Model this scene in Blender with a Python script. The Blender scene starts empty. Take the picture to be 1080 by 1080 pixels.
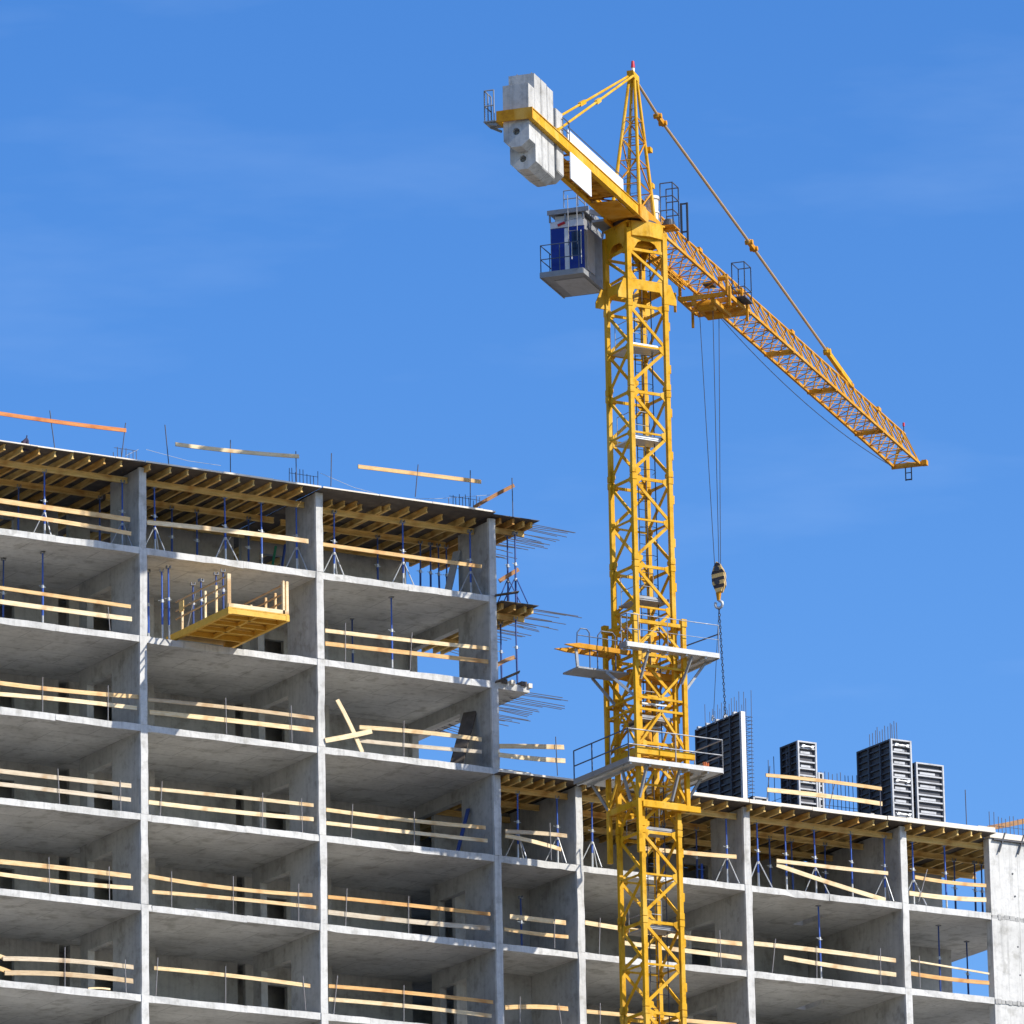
import bpy, bmesh, math, random
from mathutils import Vector, Matrix
random.seed(7)
S = bpy.context.scene
COL = S.collection
R = math.radians

# ------------------------------------------------------------------ camera
F_PX = 7790.847
MROW = [(0.860200028, -0.509610300, -0.018795027), (0.123641794, 0.244174903, -0.961816679), (0.494740961, 0.825030883, 0.273048390)]
CAM = Vector((-109.63808, -206.66984, -50.36228))
mr, md, mf = (Vector(r) for r in MROW)          # right, down, forward
cd = bpy.data.cameras.new('camera')
cd.sensor_width = 36.0
cd.lens = F_PX / 1080.0 * 36.0
cd.clip_start = 1.0
cd.clip_end = 8000.0
cam = bpy.data.objects.new('camera', cd)
COL.objects.link(cam)
up = -md
cam.matrix_world = Matrix(((mr.x, up.x, -mf.x, CAM.x), (mr.y, up.y, -mf.y, CAM.y),
                           (mr.z, up.z, -mf.z, CAM.z), (0, 0, 0, 1)))
S.camera = cam

def ray(px, py):
    return mr * ((px - 540) / F_PX) + md * ((py - 540) / F_PX) + mf
def at(px, py, Y):
    d = ray(px, py); t = (Y - CAM.y) / d.y
    return CAM + d * t

# ------------------------------------------------------------------ light
SUN = Vector((0.74, -1.0, 1.015)).normalized()
ELEV = math.asin(SUN.z)
AZ = math.atan2(SUN.x, SUN.y)
sl = bpy.data.lights.new('sun', 'SUN')
sl.energy = 4.6
sl.angle = R(0.5)
sl.color = (1.0, 0.945, 0.86)
so = bpy.data.objects.new('sun', sl)
so.rotation_euler = (-SUN).to_track_quat('-Z', 'Y').to_euler()
so.location = (60, -120, 90)
COL.objects.link(so)

W = bpy.data.worlds.new('World'); S.world = W
W.use_nodes = True
nt = W.node_tree
bg = nt.nodes['Background']
sky = nt.nodes.new('ShaderNodeTexSky')
sky.sky_type = 'NISHITA'
sky.sun_disc = False
sky.sun_elevation = ELEV
sky.sun_rotation = AZ
sky.altitude = 200
sky.air_density = 1.0
sky.dust_density = 0.55
sky.ozone_density = 3.5
tc = nt.nodes.new('ShaderNodeTexCoord')
mp = nt.nodes.new('ShaderNodeMapping'); mp.inputs['Scale'].default_value = (9, 9, 40)
mp.inputs['Rotation'].default_value = (0.25, 0.1, 0.0)
nz = nt.nodes.new('ShaderNodeTexNoise'); nz.inputs['Scale'].default_value = 1.6
nz.inputs['Detail'].default_value = 5; nz.inputs['Roughness'].default_value = 0.55
cr = nt.nodes.new('ShaderNodeValToRGB')
cr.color_ramp.elements[0].position = 0.54; cr.color_ramp.elements[0].color = (0, 0, 0, 1)
cr.color_ramp.elements[1].position = 0.85; cr.color_ramp.elements[1].color = (0.06, 0.06, 0.06, 1)
mx = nt.nodes.new('ShaderNodeMixRGB'); mx.blend_type = 'MIX'
mx.inputs['Color2'].default_value = (6.0, 7.2, 8.6, 1)
nt.links.new(tc.outputs['Generated'], mp.inputs['Vector'])
nt.links.new(mp.outputs['Vector'], nz.inputs['Vector'])
nt.links.new(nz.outputs['Fac'], cr.inputs['Fac'])
nt.links.new(cr.outputs['Color'], mx.inputs['Fac'])
hs = nt.nodes.new('ShaderNodeHueSaturation'); hs.inputs['Saturation'].default_value = 1.32; hs.inputs['Value'].default_value = 1.0
hs.inputs['Hue'].default_value = 0.5115
nt.links.new(sky.outputs['Color'], hs.inputs['Color'])
nt.links.new(hs.outputs['Color'], mx.inputs['Color1'])
nt.links.new(mx.outputs['Color'], bg.inputs['Color'])
bg.inputs['Strength'].default_value = 0.14
S.view_settings.view_transform = 'Standard'
S.view_settings.look = 'None'
S.view_settings.exposure = 0.42
S.view_settings.gamma = 1.0

# ------------------------------------------------------------------ materials
def newmat(name, rough=0.8, metal=0.0):
    m = bpy.data.materials.new(name); m.use_nodes = True
    b = m.node_tree.nodes['Principled BSDF']
    b.inputs['Roughness'].default_value = rough
    b.inputs['Metallic'].default_value = metal
    return m, m.node_tree, b
def N(t, kind, **kw):
    n = t.nodes.new(kind)
    for k, v in kw.items(): setattr(n, k, v)
    return n
def coords(t, scale=(1, 1, 1), world=True):
    if world: c = N(t, 'ShaderNodeNewGeometry').outputs['Position']
    else: c = N(t, 'ShaderNodeTexCoord').outputs['Object']
    m = N(t, 'ShaderNodeMapping'); m.inputs['Scale'].default_value = scale
    t.links.new(c, m.inputs['Vector'])
    return m.outputs['Vector']
def noise(t, vec, scale, detail=6, rough=0.6):
    n = N(t, 'ShaderNodeTexNoise')
    n.inputs['Scale'].default_value = scale; n.inputs['Detail'].default_value = detail
    n.inputs['Roughness'].default_value = rough
    t.links.new(vec, n.inputs['Vector'])
    return n.outputs['Fac']
def ramp(t, fac, stops):
    r = N(t, 'ShaderNodeValToRGB'); e = r.color_ramp.elements
    e[0].position, e[0].color = stops[0][0], (*stops[0][1], 1)
    e[1].position, e[1].color = stops[-1][0], (*stops[-1][1], 1)
    for p, c in stops[1:-1]:
        x = e.new(p); x.color = (*c, 1)
    t.links.new(fac, r.inputs['Fac'])
    return r.outputs['Color']
def mix(t, a, b, fac, mode='MIX'):
    m = N(t, 'ShaderNodeMixRGB', blend_type=mode)
    for s, v in (('Color1', a), ('Color2', b), ('Fac', fac)):
        if hasattr(v, 'links'): t.links.new(v, m.inputs[s])
        elif isinstance(v, (int, float)): m.inputs[s].default_value = v if s == 'Fac' else (v, v, v, 1)
        else: m.inputs[s].default_value = (*v, 1)
    return m.outputs['Color']
def bump(t, b, h, dist=0.01, st=0.5):
    n = N(t, 'ShaderNodeBump'); n.inputs['Distance'].default_value = dist; n.inputs['Strength'].default_value = st
    t.links.new(h, n.inputs['Height']); t.links.new(n.outputs['Normal'], b.inputs['Normal'])
g = lambda v: (v, v, v)

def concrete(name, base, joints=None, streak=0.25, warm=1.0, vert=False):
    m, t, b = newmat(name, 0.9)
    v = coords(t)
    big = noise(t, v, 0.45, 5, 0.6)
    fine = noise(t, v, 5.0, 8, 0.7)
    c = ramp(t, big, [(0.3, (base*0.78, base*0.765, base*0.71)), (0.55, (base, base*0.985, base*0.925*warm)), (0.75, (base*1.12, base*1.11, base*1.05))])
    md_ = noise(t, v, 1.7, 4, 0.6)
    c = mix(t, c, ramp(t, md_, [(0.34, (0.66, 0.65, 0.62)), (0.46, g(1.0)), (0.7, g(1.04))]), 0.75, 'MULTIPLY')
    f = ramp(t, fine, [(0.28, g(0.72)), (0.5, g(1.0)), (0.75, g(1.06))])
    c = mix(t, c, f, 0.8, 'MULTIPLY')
    if streak:
        vs = coords(t, (3.2, 3.2, 0.16))
        s = noise(t, vs, 2.0, 6, 0.65)
        sc = ramp(t, s, [(0.36, g(0.55)), (0.5, g(1.0)), (0.7, g(1.04))])
        c = mix(t, c, sc, streak, 'MULTIPLY')
    h = fine
    if joints:
        br = N(t, 'ShaderNodeTexBrick')
        br.offset = 0.5
        br.inputs['Color1'].default_value = (1, 1, 1, 1); br.inputs['Color2'].default_value = (0.9, 0.9, 0.9, 1)
        br.inputs['Mortar'].default_value = (0.42, 0.42, 0.42, 1)
        br.inputs['Scale'].default_value = 1.0
        br.inputs['Mortar Size'].default_value = 0.016
        br.inputs['Mortar Smooth'].default_value = 0.2
        br.inputs['Brick Width'].default_value = joints[0]; br.inputs['Row Height'].default_value = joints[1]
        bv = coords(t)
        if vert:
            sp_ = N(t, 'ShaderNodeSeparateXYZ'); cb_ = N(t, 'ShaderNodeCombineXYZ'); t.links.new(bv, sp_.inputs[0])
            t.links.new(sp_.outputs['X'], cb_.inputs['X']); t.links.new(sp_.outputs['Z'], cb_.inputs['Y']); bv = cb_.outputs[0]
            br.offset = 0.0
        dn = N(t, 'ShaderNodeTexNoise'); dn.inputs['Scale'].default_value = 2.0; t.links.new(coords(t), dn.inputs['Vector'])
        t.links.new(mix(t, bv, dn.outputs['Color'], 0.012), br.inputs['Vector'])
        c = mix(t, c, br.outputs['Color'], 0.5 if vert else 0.7, 'MULTIPLY')
    t.links.new(c, b.inputs['Base Color'])
    bump(t, b, h, 0.012, 0.5)
    return m

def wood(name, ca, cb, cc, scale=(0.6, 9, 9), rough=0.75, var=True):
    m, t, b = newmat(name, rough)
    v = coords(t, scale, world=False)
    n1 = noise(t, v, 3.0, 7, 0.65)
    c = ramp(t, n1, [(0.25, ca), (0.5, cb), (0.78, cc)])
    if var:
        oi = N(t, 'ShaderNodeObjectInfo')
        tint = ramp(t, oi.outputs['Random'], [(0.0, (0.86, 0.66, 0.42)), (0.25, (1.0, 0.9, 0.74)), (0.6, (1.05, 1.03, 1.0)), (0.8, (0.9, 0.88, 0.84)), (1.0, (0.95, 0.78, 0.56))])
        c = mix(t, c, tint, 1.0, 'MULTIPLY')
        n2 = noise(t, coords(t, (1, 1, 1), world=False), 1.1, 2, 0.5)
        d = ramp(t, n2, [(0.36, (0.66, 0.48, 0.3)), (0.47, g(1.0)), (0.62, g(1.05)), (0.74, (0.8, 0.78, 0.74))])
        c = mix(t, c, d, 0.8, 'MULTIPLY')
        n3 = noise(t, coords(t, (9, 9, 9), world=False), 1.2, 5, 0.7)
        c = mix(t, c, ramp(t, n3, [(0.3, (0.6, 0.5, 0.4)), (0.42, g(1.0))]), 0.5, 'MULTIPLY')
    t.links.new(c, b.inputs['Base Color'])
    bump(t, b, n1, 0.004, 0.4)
    return m

def paint(name, col, rough=0.45, dirt_shade=0.35, dirt_shade_col=(0.12, 0.07, 0.03), metal=0.0, scale=3.0, spec=None, fade_glint=None):
    m, t, b = newmat(name, rough, metal)
    v = coords(t)
    n1 = noise(t, v, scale, 8, 0.7)
    n2 = noise(t, v, scale*9, 4, 0.7)
    k = ramp(t, n1, [(0.50, g(0.0)), (0.72, g(1.0))])
    c = mix(t, col, dirt_shade_col, mix(t, g(0), k, dirt_shade))
    if fade_glint:
        c = mix(t, c, fade_glint, mix(t, g(0), ramp(t, noise(t, coords(t, (1, 1, .35)), scale*.5, 6, .65), [(.48, g(0)), (.66, g(1))]), .65))
    d = ramp(t, n2, [(0.3, g(0.8)), (0.6, g(1.0))])
    c = mix(t, c, d, 0.7, 'MULTIPLY')
    t.links.new(c, b.inputs['Base Color'])
    rr = ramp(t, n1, [(0.3, g(rough*0.85)), (0.7, g(min(1, rough*1.4)))])
    t.links.new(rr, b.inputs['Roughness'])
    if spec is not None: b.inputs['Specular IOR Level'].default_value = spec
    return m

M = {}
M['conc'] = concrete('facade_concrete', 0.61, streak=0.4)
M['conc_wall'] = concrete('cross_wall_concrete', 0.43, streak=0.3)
M['conc_slab'] = concrete('slab_concrete', 0.60, joints=(2.5, 1.25), streak=0)
M['conc_end'] = concrete('end_wall_concrete', 0.66, joints=(1.22, 2.9), streak=0.45, vert=True)
M['conc_block'] = concrete('ballast_concrete', 0.50, streak=0.45)
M['plank'] = wood('plank_wood', (0.62, 0.44, 0.22), (0.78, 0.63, 0.39), (0.86, 0.76, 0.56))
M['plank_warm'] = wood('warm_plank_wood', (0.56, 0.33, 0.13), (0.75, 0.53, 0.27), (0.82, 0.65, 0.40))
M['plank_grey'] = wood('grey_plank_wood', (0.40, 0.34, 0.25), (0.58, 0.50, 0.38), (0.70, 0.63, 0.50))
M['plank_orange'] = wood('orange_plank_wood', (0.44, 0.15, 0.04), (0.66, 0.28, 0.09), (0.74, 0.46, 0.22))
M['plank_old'] = wood('weathered_plank_wood', (0.20, 0.11, 0.05), (0.36, 0.20, 0.09), (0.46, 0.28, 0.14))
M['beam'] = wood('yellow_beam_wood', (0.46, 0.30, 0.085), (0.68, 0.48, 0.17), (0.76, 0.60, 0.32), scale=(0.8, 6, 6))
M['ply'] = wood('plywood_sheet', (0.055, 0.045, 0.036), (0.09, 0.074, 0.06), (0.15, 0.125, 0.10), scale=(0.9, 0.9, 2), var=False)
M['plyedge'] = wood('pale_edge_board', (0.62, 0.54, 0.41), (0.76, 0.69, 0.57), (0.84, 0.79, 0.68), var=False)
M['yellow'] = paint('crane_yellow_paint', (0.67, 0.355, 0.010), 0.6, 0.7, (0.24, 0.095, 0.010), spec=.18, fade_glint=(0.76, 0.50, 0.10))  # dark blotches partly paint in shade, pale ones sunlit highlights
M['orange'] = paint('jib_orange_paint', (0.62, 0.275, 0.012), 0.6, 0.6, (0.26, 0.085, 0.012), spec=.22, fade_glint=(0.74, 0.44, 0.10))  # brown blotches stand partly for shade on the jib, pale ones for highlights
M['rod'] = paint('tie_rod_paint', (0.5, 0.33, 0.16), 0.45, 0.3)
M['loadyel'] = paint('platform_yellow_paint', (0.76, 0.44, 0.05), 0.6, 0.35, (0.3, 0.17, 0.05))
M['white'] = paint('white_sheet_paint', (0.8, 0.8, 0.78), 0.5, 0.15, (0.4, 0.36, 0.3))
M['toe'] = paint('toe_board_grey_paint', (0.62, 0.62, 0.60), 0.55, 0.5, (0.3, 0.26, 0.2))
M['steel'] = paint('galvanised_steel', (0.55, 0.57, 0.58), 0.45, 0.3, (0.2, 0.19, 0.18), 0.5)
M['greysteel'] = paint('grey_steel', (0.30, 0.31, 0.32), 0.55, 0.3, (0.12, 0.11, 0.1), 0.2)
M['dark'] = paint('dark_steel', (0.045, 0.05, 0.06), 0.5, 0.4, (0.12, 0.08, 0.06))
M['rail'] = paint('railing_blue_grey', (0.07, 0.10, 0.16), 0.5, 0.2)
M['rebar'] = paint('rebar_steel', (0.10, 0.105, 0.13), 0.6, 0.3, (0.2, 0.1, 0.06), 0.3)
M['postbar'] = paint('guard_post_steel', (0.30, 0.29, 0.29), 0.6, 0.4, (0.25, 0.14, 0.08), 0.2)
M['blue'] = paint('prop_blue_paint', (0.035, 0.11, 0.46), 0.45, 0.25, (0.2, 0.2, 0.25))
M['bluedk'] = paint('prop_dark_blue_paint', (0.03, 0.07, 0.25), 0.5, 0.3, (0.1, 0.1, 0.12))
M['cabblue'] = paint('cab_blue_panel', (0.008, 0.02, 0.24), 0.2, 0.05)
M['formface'] = paint('formwork_dark_steel', (0.045, 0.047, 0.058), 0.55, 0.35, (0.14, 0.12, 0.11))
M['formrib'] = paint('formwork_grey_ribs', (0.47, 0.48, 0.49), 0.55, 0.35, (0.16, 0.14, 0.13), 0.2)
M['red'] = paint('red_lamp_glass', (0.6, 0.02, 0.03), 0.3, 0.0)
M['orangecloth'] = paint('orange_cloth', (0.5, 0.13, 0.04), 0.9, 0.2)
M['navycloth'] = paint('navy_cloth', (0.03, 0.03, 0.07), 0.9, 0.3, (0.3, 0.12, 0.12), scale=6)
M['green'] = paint('green_tube_paint', (0.03, 0.22, 0.10), 0.5, 0.2)
m, t, b = newmat('cab_glass', 0.06)
b.inputs['Base Color'].default_value = (0.012, 0.02, 0.05, 1)
M['glass'] = m
m, t, b = newmat('striped_hook_paint', 0.5)
wv = N(t, 'ShaderNodeTexWave', wave_type='BANDS', bands_direction='DIAGONAL')
wv.inputs['Scale'].default_value = 2.4; wv.inputs['Distortion'].default_value = 0.3
t.links.new(coords(t, world=False), wv.inputs['Vector'])
t.links.new(ramp(t, wv.outputs['Fac'], [(0.42, (0.045, 0.03, 0.025)), (0.5, (0.7, 0.47, 0.16))]), b.inputs['Base Color'])
M['stripe'] = m
m, t, b = newmat('site_ground', 0.95)
v = coords(t)
c = ramp(t, noise(t, v, 0.03, 8, 0.65), [(0.3, (0.09, 0.08, 0.065)), (0.5, (0.15, 0.135, 0.115)), (0.7, (0.20, 0.185, 0.16))])
c = mix(t, c, ramp(t, noise(t, v, 0.9, 8, 0.7), [(0.3, g(0.75)), (0.6, g(1.0))]), 0.8, 'MULTIPLY')
t.links.new(c, b.inputs['Base Color'])
M['ground'] = m

# ------------------------------------------------------------------ helpers
class MB:
    def __init__(s): s.v = []; s.f = []; s.sm = False
    def add(s, vs, fs):
        o = len(s.v); s.v += [Vector(q) for q in vs]; s.f += [tuple(i + o for i in q) for q in fs]
        return s
    def box(s, a, b):
        x0, y0, z0 = a; x1, y1, z1 = b
        if x0 > x1: x0, x1 = x1, x0
        if y0 > y1: y0, y1 = y1, y0
        if z0 > z1: z0, z1 = z1, z0
        return s.add([(x0,y0,z0),(x1,y0,z0),(x1,y1,z0),(x0,y1,z0),(x0,y0,z1),(x1,y0,z1),(x1,y1,z1),(x0,y1,z1)],
              [(0,3,2,1),(4,5,6,7),(0,1,5,4),(1,2,6,5),(2,3,7,6),(3,0,4,7)])
    def tube(s, p, q, r, n=6, r2=None):
        p = Vector(p); q = Vector(q); d = q - p
        if d.length < 1e-6: return s
        d.normalize(); a = d.orthogonal().normalized(); b = d.cross(a)
        r2 = r if r2 is None else r2
        vs = []
        for c, rr in ((p, r), (q, r2)):
            for i in range(n):
                t = 2*math.pi*(i+.5)/n; vs.append(c + a*math.cos(t)*rr + b*math.sin(t)*rr)
        fs = [(i, (i+1) % n, n+(i+1) % n, n+i) for i in range(n)]
        fs += [tuple(range(n-1, -1, -1)), tuple(range(n, 2*n))]
        return s.add(vs, fs)
    def bar(s, p, q, w, h, upv=(0, 0, 1)):
        p = Vector(p); q = Vector(q); d = (q-p).normalized(); upv = Vector(upv)
        a = d.cross(upv)
        if a.length < 1e-4: a = d.orthogonal()
        a.normalize(); b = a.cross(d)
        vs = []
        for c in (p, q):
            for i, j in ((-1,-1),(1,-1),(1,1),(-1,1)): vs.append(c + a*(i*w/2) + b*(j*h/2))
        return s.add(vs, [(0,1,2,3),(7,6,5,4),(0,4,5,1),(1,5,6,2),(2,6,7,3),(3,7,4,0)])
    def path(s, pts, r, n=6):
        for i in range(len(pts)-1): s.tube(pts[i], pts[i+1], r, n)
        return s
    def prism(s, poly, ext):
        ext = Vector(ext); k = len(poly); vs = [Vector(q) for q in poly] + [Vector(q)+ext for q in poly]
        fs = [tuple(range(k)), tuple(range(2*k-1, k-1, -1))] + [(i, k+i, k+(i+1) % k, (i+1) % k) for i in range(k)]
        return s.add(vs, fs)
    def mesh(s, name, mat, org=(0, 0, 0), bevel=0):
        me = bpy.data.meshes.new(name)
        o = Vector(org)
        me.from_pydata([tuple(q-o) for q in s.v], [], s.f)
        bm = bmesh.new(); bm.from_mesh(me)
        bmesh.ops.recalc_face_normals(bm, faces=bm.faces)
        if bevel:
            bmesh.ops.bevel(bm, geom=[e for e in bm.edges if len(e.link_faces) == 2 and e.calc_face_angle(0) > 0.6], offset=bevel, segments=2, affect='EDGES', profile=0.6)
        bm.to_mesh(me); bm.free()
        me.materials.append(mat)
        return me
    def build(s, name, mat, parent=None, org=(0, 0, 0), bevel=0):
        o = bpy.data.objects.new(name, s.mesh(name, mat, org, bevel))
        COL.objects.link(o)
        if parent is not None: o.parent = parent
        else: o.location = org
        return o

def tag(o, label=None, cat=None, group=None, kind=None):
    if label: o['label'] = label
    if cat: o['category'] = cat
    if group: o['group'] = group
    if kind: o['kind'] = kind
    return o
def empty(name, loc, label, cat, group=None):
    o = bpy.data.objects.new(name, None); o.location = loc; o.empty_display_size = 0.3
    COL.objects.link(o)
    return tag(o, label, cat, group)
def clone(o, parent=None):
    c = o.copy(); COL.objects.link(c)
    for ch in o.children: clone(ch, c)
    if parent is not None: c.parent = parent
    return c
def railing(pts, h, posts, r=0.022, mids=(0.5,), mb=None):
    """tubular railing along the polyline pts (feet)"""
    mb = mb or MB()
    P = [Vector(p) for p in pts]
    for k in (1.0,) + tuple(mids):
        mb.path([p + Vector((0, 0, h*k)) for p in P], r)
    for i in range(len(P)-1):
        n = posts[i] if isinstance(posts, (list, tuple)) else posts
        for j in range(n+1):
            q = P[i].lerp(P[i+1], j/n); mb.tube(q, q+Vector((0, 0, h)), r)
    return mb
def strip(mb, p, q, dx, dz, rnd, amp=.009, step=.45, axis=0):
    """a cast edge or post whose four arrises wander by about a centimetre"""
    p = Vector(p); q = Vector(q); n = max(2, int((q-p).length/step)); base = len(mb.v)
    a, b_ = Vector(dx), Vector(dz)
    for i in range(n+1):
        c_ = p.lerp(q, i/n)
        for u, w in ((0, 0), (1, 0), (1, 1), (0, 1)):
            j = Vector((rnd.gauss(0, amp), rnd.gauss(0, amp), rnd.gauss(0, amp)))*(2.2 if rnd.random() < .08 else 1)
            d_ = (q-p).normalized(); j -= d_*j.dot(d_)
            mb.v.append(c_+a*u+b_*w+j)
    for i in range(n):
        o = base+i*4
        for k in range(4): mb.f.append((o+k, o+(k+1) % 4, o+4+(k+1) % 4, o+4+k))
    mb.f.append((base+3, base+2, base+1, base)); o = base+n*4; mb.f.append((o, o+1, o+2, o+3))
    return mb
ORD = ['first', 'second', 'third', 'fourth', 'fifth', 'sixth', 'seventh', 'eighth', 'ninth', 'tenth', 'eleventh']

# ------------------------------------------------------------------ ground
GZ = -52.0
gm = MB(); gm.add([(-6000,-6000,GZ),(6000,-6000,GZ),(6000,6000,GZ),(-6000,6000,GZ)], [(0,1,2,3)])
tag(gm.build('ground', M['ground']), kind='structure')

# ------------------------------------------------------------------ building
H = 3.0; TS = 0.22; CW = 0.26
UX = {'Y': -6.64, 'A': 0.0, 'B': 6.642, 'C': 13.349, 'D': 16.555, 'E': 23.259, 'F': 29.682, 'G': 33.40}
URIGHT = 36.05
ROOM = 9.0
bld = empty('concrete_frame_building', (12, 5, GZ), 'unfinished grey concrete frame building with open storeys, behind the yellow crane', 'building')
BO = (12, 5, GZ)
def bpart(mb, name, mat, parent=bld, bevel=0):
    return mb.build(name, mat, parent, BO, bevel)
# front columns, continuous, 2 cm proud of the slab edges
def column(c, ztop):
    x = UX[c]
    m_ = MB()
    # in lifts, with a little casting offset at each storey
    k = 0; z = GZ
    rnd = random.Random(ord(c))
    zs = [GZ] + [j*H for j in range(-17, 7)]
    for z0, z1 in zip(zs[:-1], zs[1:]):
        if z0 >= ztop: break
        z1 = min(z1, ztop); dx = rnd.uniform(-.012, .012)
        strip(m_, (x+dx, -0.022+rnd.uniform(-.008, .006), z0+.003), (x+dx, -0.022, z1-.003), (CW, 0, 0), (0, .107, 0), rnd, .006, .4)
    return bpart(m_, 'column', M['conc'])
tops = {'Y': 17.74, 'A': 17.74, 'B': 17.74, 'C': 17.7, 'D': 8.72, 'E': 8.72, 'F': 8.72}
for c, z in tops.items(): column(c, z)
# slabs
def slab(k):
    z1 = k*H; z0 = z1-TS
    m_ = MB()
    rnd = random.Random(100+k)
    x0 = -6.64; xr = URIGHT if k <= 2 else (14.85 if k <= 4 else 13.62)
    ed = MB()
    # front strip broken into pours so that the edge is slightly uneven
    xs = [x0, -3.1, 0.4, 3.9, 6.8, 10.2, 13.5]
    if k <= 2: xs += [16.8, 20.3, 23.5, 26.7, 29.9, 33.39]
    elif k <= 4: xs += [14.85]
    else: xs[-1] = 13.55
    for a, b_ in zip(xs[:-1], xs[1:]):
        dy = rnd.uniform(-.008, .006); dz = rnd.uniform(-.008, .004)
        strip(ed, (a+.002, dy, z0+dz), (b_-.002, dy, z0+dz), (0, .35, 0), (0, 0, TS+rnd.uniform(-.006, .006)), rnd, .007)
    # main field with a service slot in the wide right bay
    if k <= 2:
        m_.box((x0, .35, z0), (27.55, ROOM, z1))
        m_.box((27.55, .35, z0), (27.98, 2.0, z1)); m_.box((27.55, 3.7, z0), (27.98, ROOM, z1))
        m_.box((27.98, .35, z0), (33.39, ROOM, z1))
        m_.box((33.39, .36, z0), (URIGHT, 6.4, z1))
    else:
        m_.box((x0, .35, z0), (xs[-1], ROOM, z1))
    sl_ = bpart(m_, 'floor_slab', M['conc_slab'])
    bpart(ed, 'slab_edge', M['conc'], sl_)
    return sl_
slabs = {k: slab(k) for k in range(-1, 6)}
# the right wing's top slab stops at the tall block
# cross walls: pier, door opening with lintel, second pier
def cross(c, k, d1, o1, d2, head=2.2):
    x = UX[c]; z0 = k*H; z1 = (k+1)*H-TS
    a, b_ = x+.004, x+CW-.004
    m_ = MB()
    m_.box((a, .08, z0-.004), (b_, d1, z1+.004))
    m_.box((a, d1, z0+head), (b_, o1, z1+.004))
    if d2 > o1: m_.box((a, o1, z0-.004), (b_, d2, z1+.004))
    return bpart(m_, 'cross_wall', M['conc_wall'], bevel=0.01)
for k in range(-2, 6):
    t_ = None
    for c in 'YABC':
        if k == 5:
            cross5 = MB(); x = UX[c]
            cross5.box((x+.004, .08, 15-.004), (x+CW-.004, 2.05, 17.72 if c != 'C' else 17.6))
            bpart(cross5, 'cross_wall', M['conc_wall'], bevel=.01)
            continue
        if c == 'C' and k >= 2: cross(c, k, 2.12, 5.35, 6.5, 2.35)
        elif c == 'B': cross(c, k, 2.0, 4.05, 4.6, 2.2)
        else: cross(c, k, 2.0, 3.75, 4.3, 2.2)
    if k <= 1:
        cross('D', k, 5.0, 5.01, 8.6, 2.2)
        cross('E', k, 2.0, 3.9, 6.4, 2.2)
        cross('F', k, 2.15, 2.16, 6.2, 2.2)
    elif k == 2:
        for c in 'DEF':
            x = UX[c]; w_ = MB(); w_.box((x+.004, .08, 6-.004), (x+CW-.004, 2.1 if c == 'E' else 6.2, 8.7)); bpart(w_, 'cross_wall', M['conc_wall'], bevel=.01)
# inner back walls with door openings
def backwall(x0, x1, y, k, doors, th=.2, head=2.15, ztop=None):
    z0 = k*H-.003; z1 = (k+1)*H-TS+.003 if ztop is None else ztop
    m_ = MB(); x = x0
    for a, b_ in doors:
        m_.box((x, y, z0), (a, y+th, z1)); m_.box((a, y, k*H+head), (b_, y+th, z1)); x = b_
    m_.box((x, y, z0), (x1, y+th, z1))
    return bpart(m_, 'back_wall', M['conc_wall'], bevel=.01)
for k in range(-2, 6):
    zt = 17.74 if k == 5 else None
    backwall(-6.3, -0.1, 5.6, k, [(-2.6, -1.75)], ztop=zt)
    backwall(0.3, 6.6, 5.6, k, [(1.1, 2.0)], ztop=zt)
    backwall(6.9, 13.36, 5.6, k, [(7.6, 8.5)], ztop=zt)
    if k <= 4:
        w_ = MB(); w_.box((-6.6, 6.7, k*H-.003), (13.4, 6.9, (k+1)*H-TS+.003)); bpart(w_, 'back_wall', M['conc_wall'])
    if k <= 2:
        zt = 8.72 if k == 2 else None
        if k <= 1: backwall(13.61, 16.55, 3.1, k, [])
        else: backwall(13.61, 16.55, 4.4, k, [], ztop=zt)
        backwall(16.82, 23.25, 6.2, k, [(18.4, 19.4)], ztop=zt)
        backwall(23.53, 29.66, 6.0, k, [(24.6, 25.6)], ztop=zt)
        backwall(29.96, 34.9 if k < 2 else 34.6, 4.75, k, [], ztop=zt)
        w_ = MB(); w_.box((13.7, 8.6, k*H-.003), (29.6, 8.8, (k+1)*H-TS+.003 if k < 2 else 8.7)); bpart(w_, 'back_wall', M['conc_wall'])
# small debris and inner piers deep in the rooms
for k in range(-1, 5):
    for x in (-3.6, 2.7, 9.4):
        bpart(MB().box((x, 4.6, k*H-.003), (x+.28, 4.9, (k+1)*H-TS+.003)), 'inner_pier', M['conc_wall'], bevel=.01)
# blank end wall on the right, one lift per storey with a rough casting joint
for k in range(-2, 3):
    z0 = k*H-.10; z1 = (k+1)*H-.13 if k < 2 else 8.68
    w_ = MB(); w_.box((33.40, 0.0+(-.012 if k % 2 else 0.0), z0+.02), (URIGHT+.05, .35, z1))
    bpart(w_, 'end_wall', M['conc_end'], bevel=.012)
    j = MB(); rnd = random.Random(50+k); x = 33.42
    while x < URIGHT:
        w = rnd.uniform(.05, .22); j.box((x, -.012-rnd.uniform(0, .02), z0-.12+rnd.uniform(0, .05)), (x+w, .2, z0+.02+rnd.uniform(0, .06))); x += w+rnd.uniform(.0, .03)
    bpart(j, 'casting_joint', M['conc_wall'])
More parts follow.
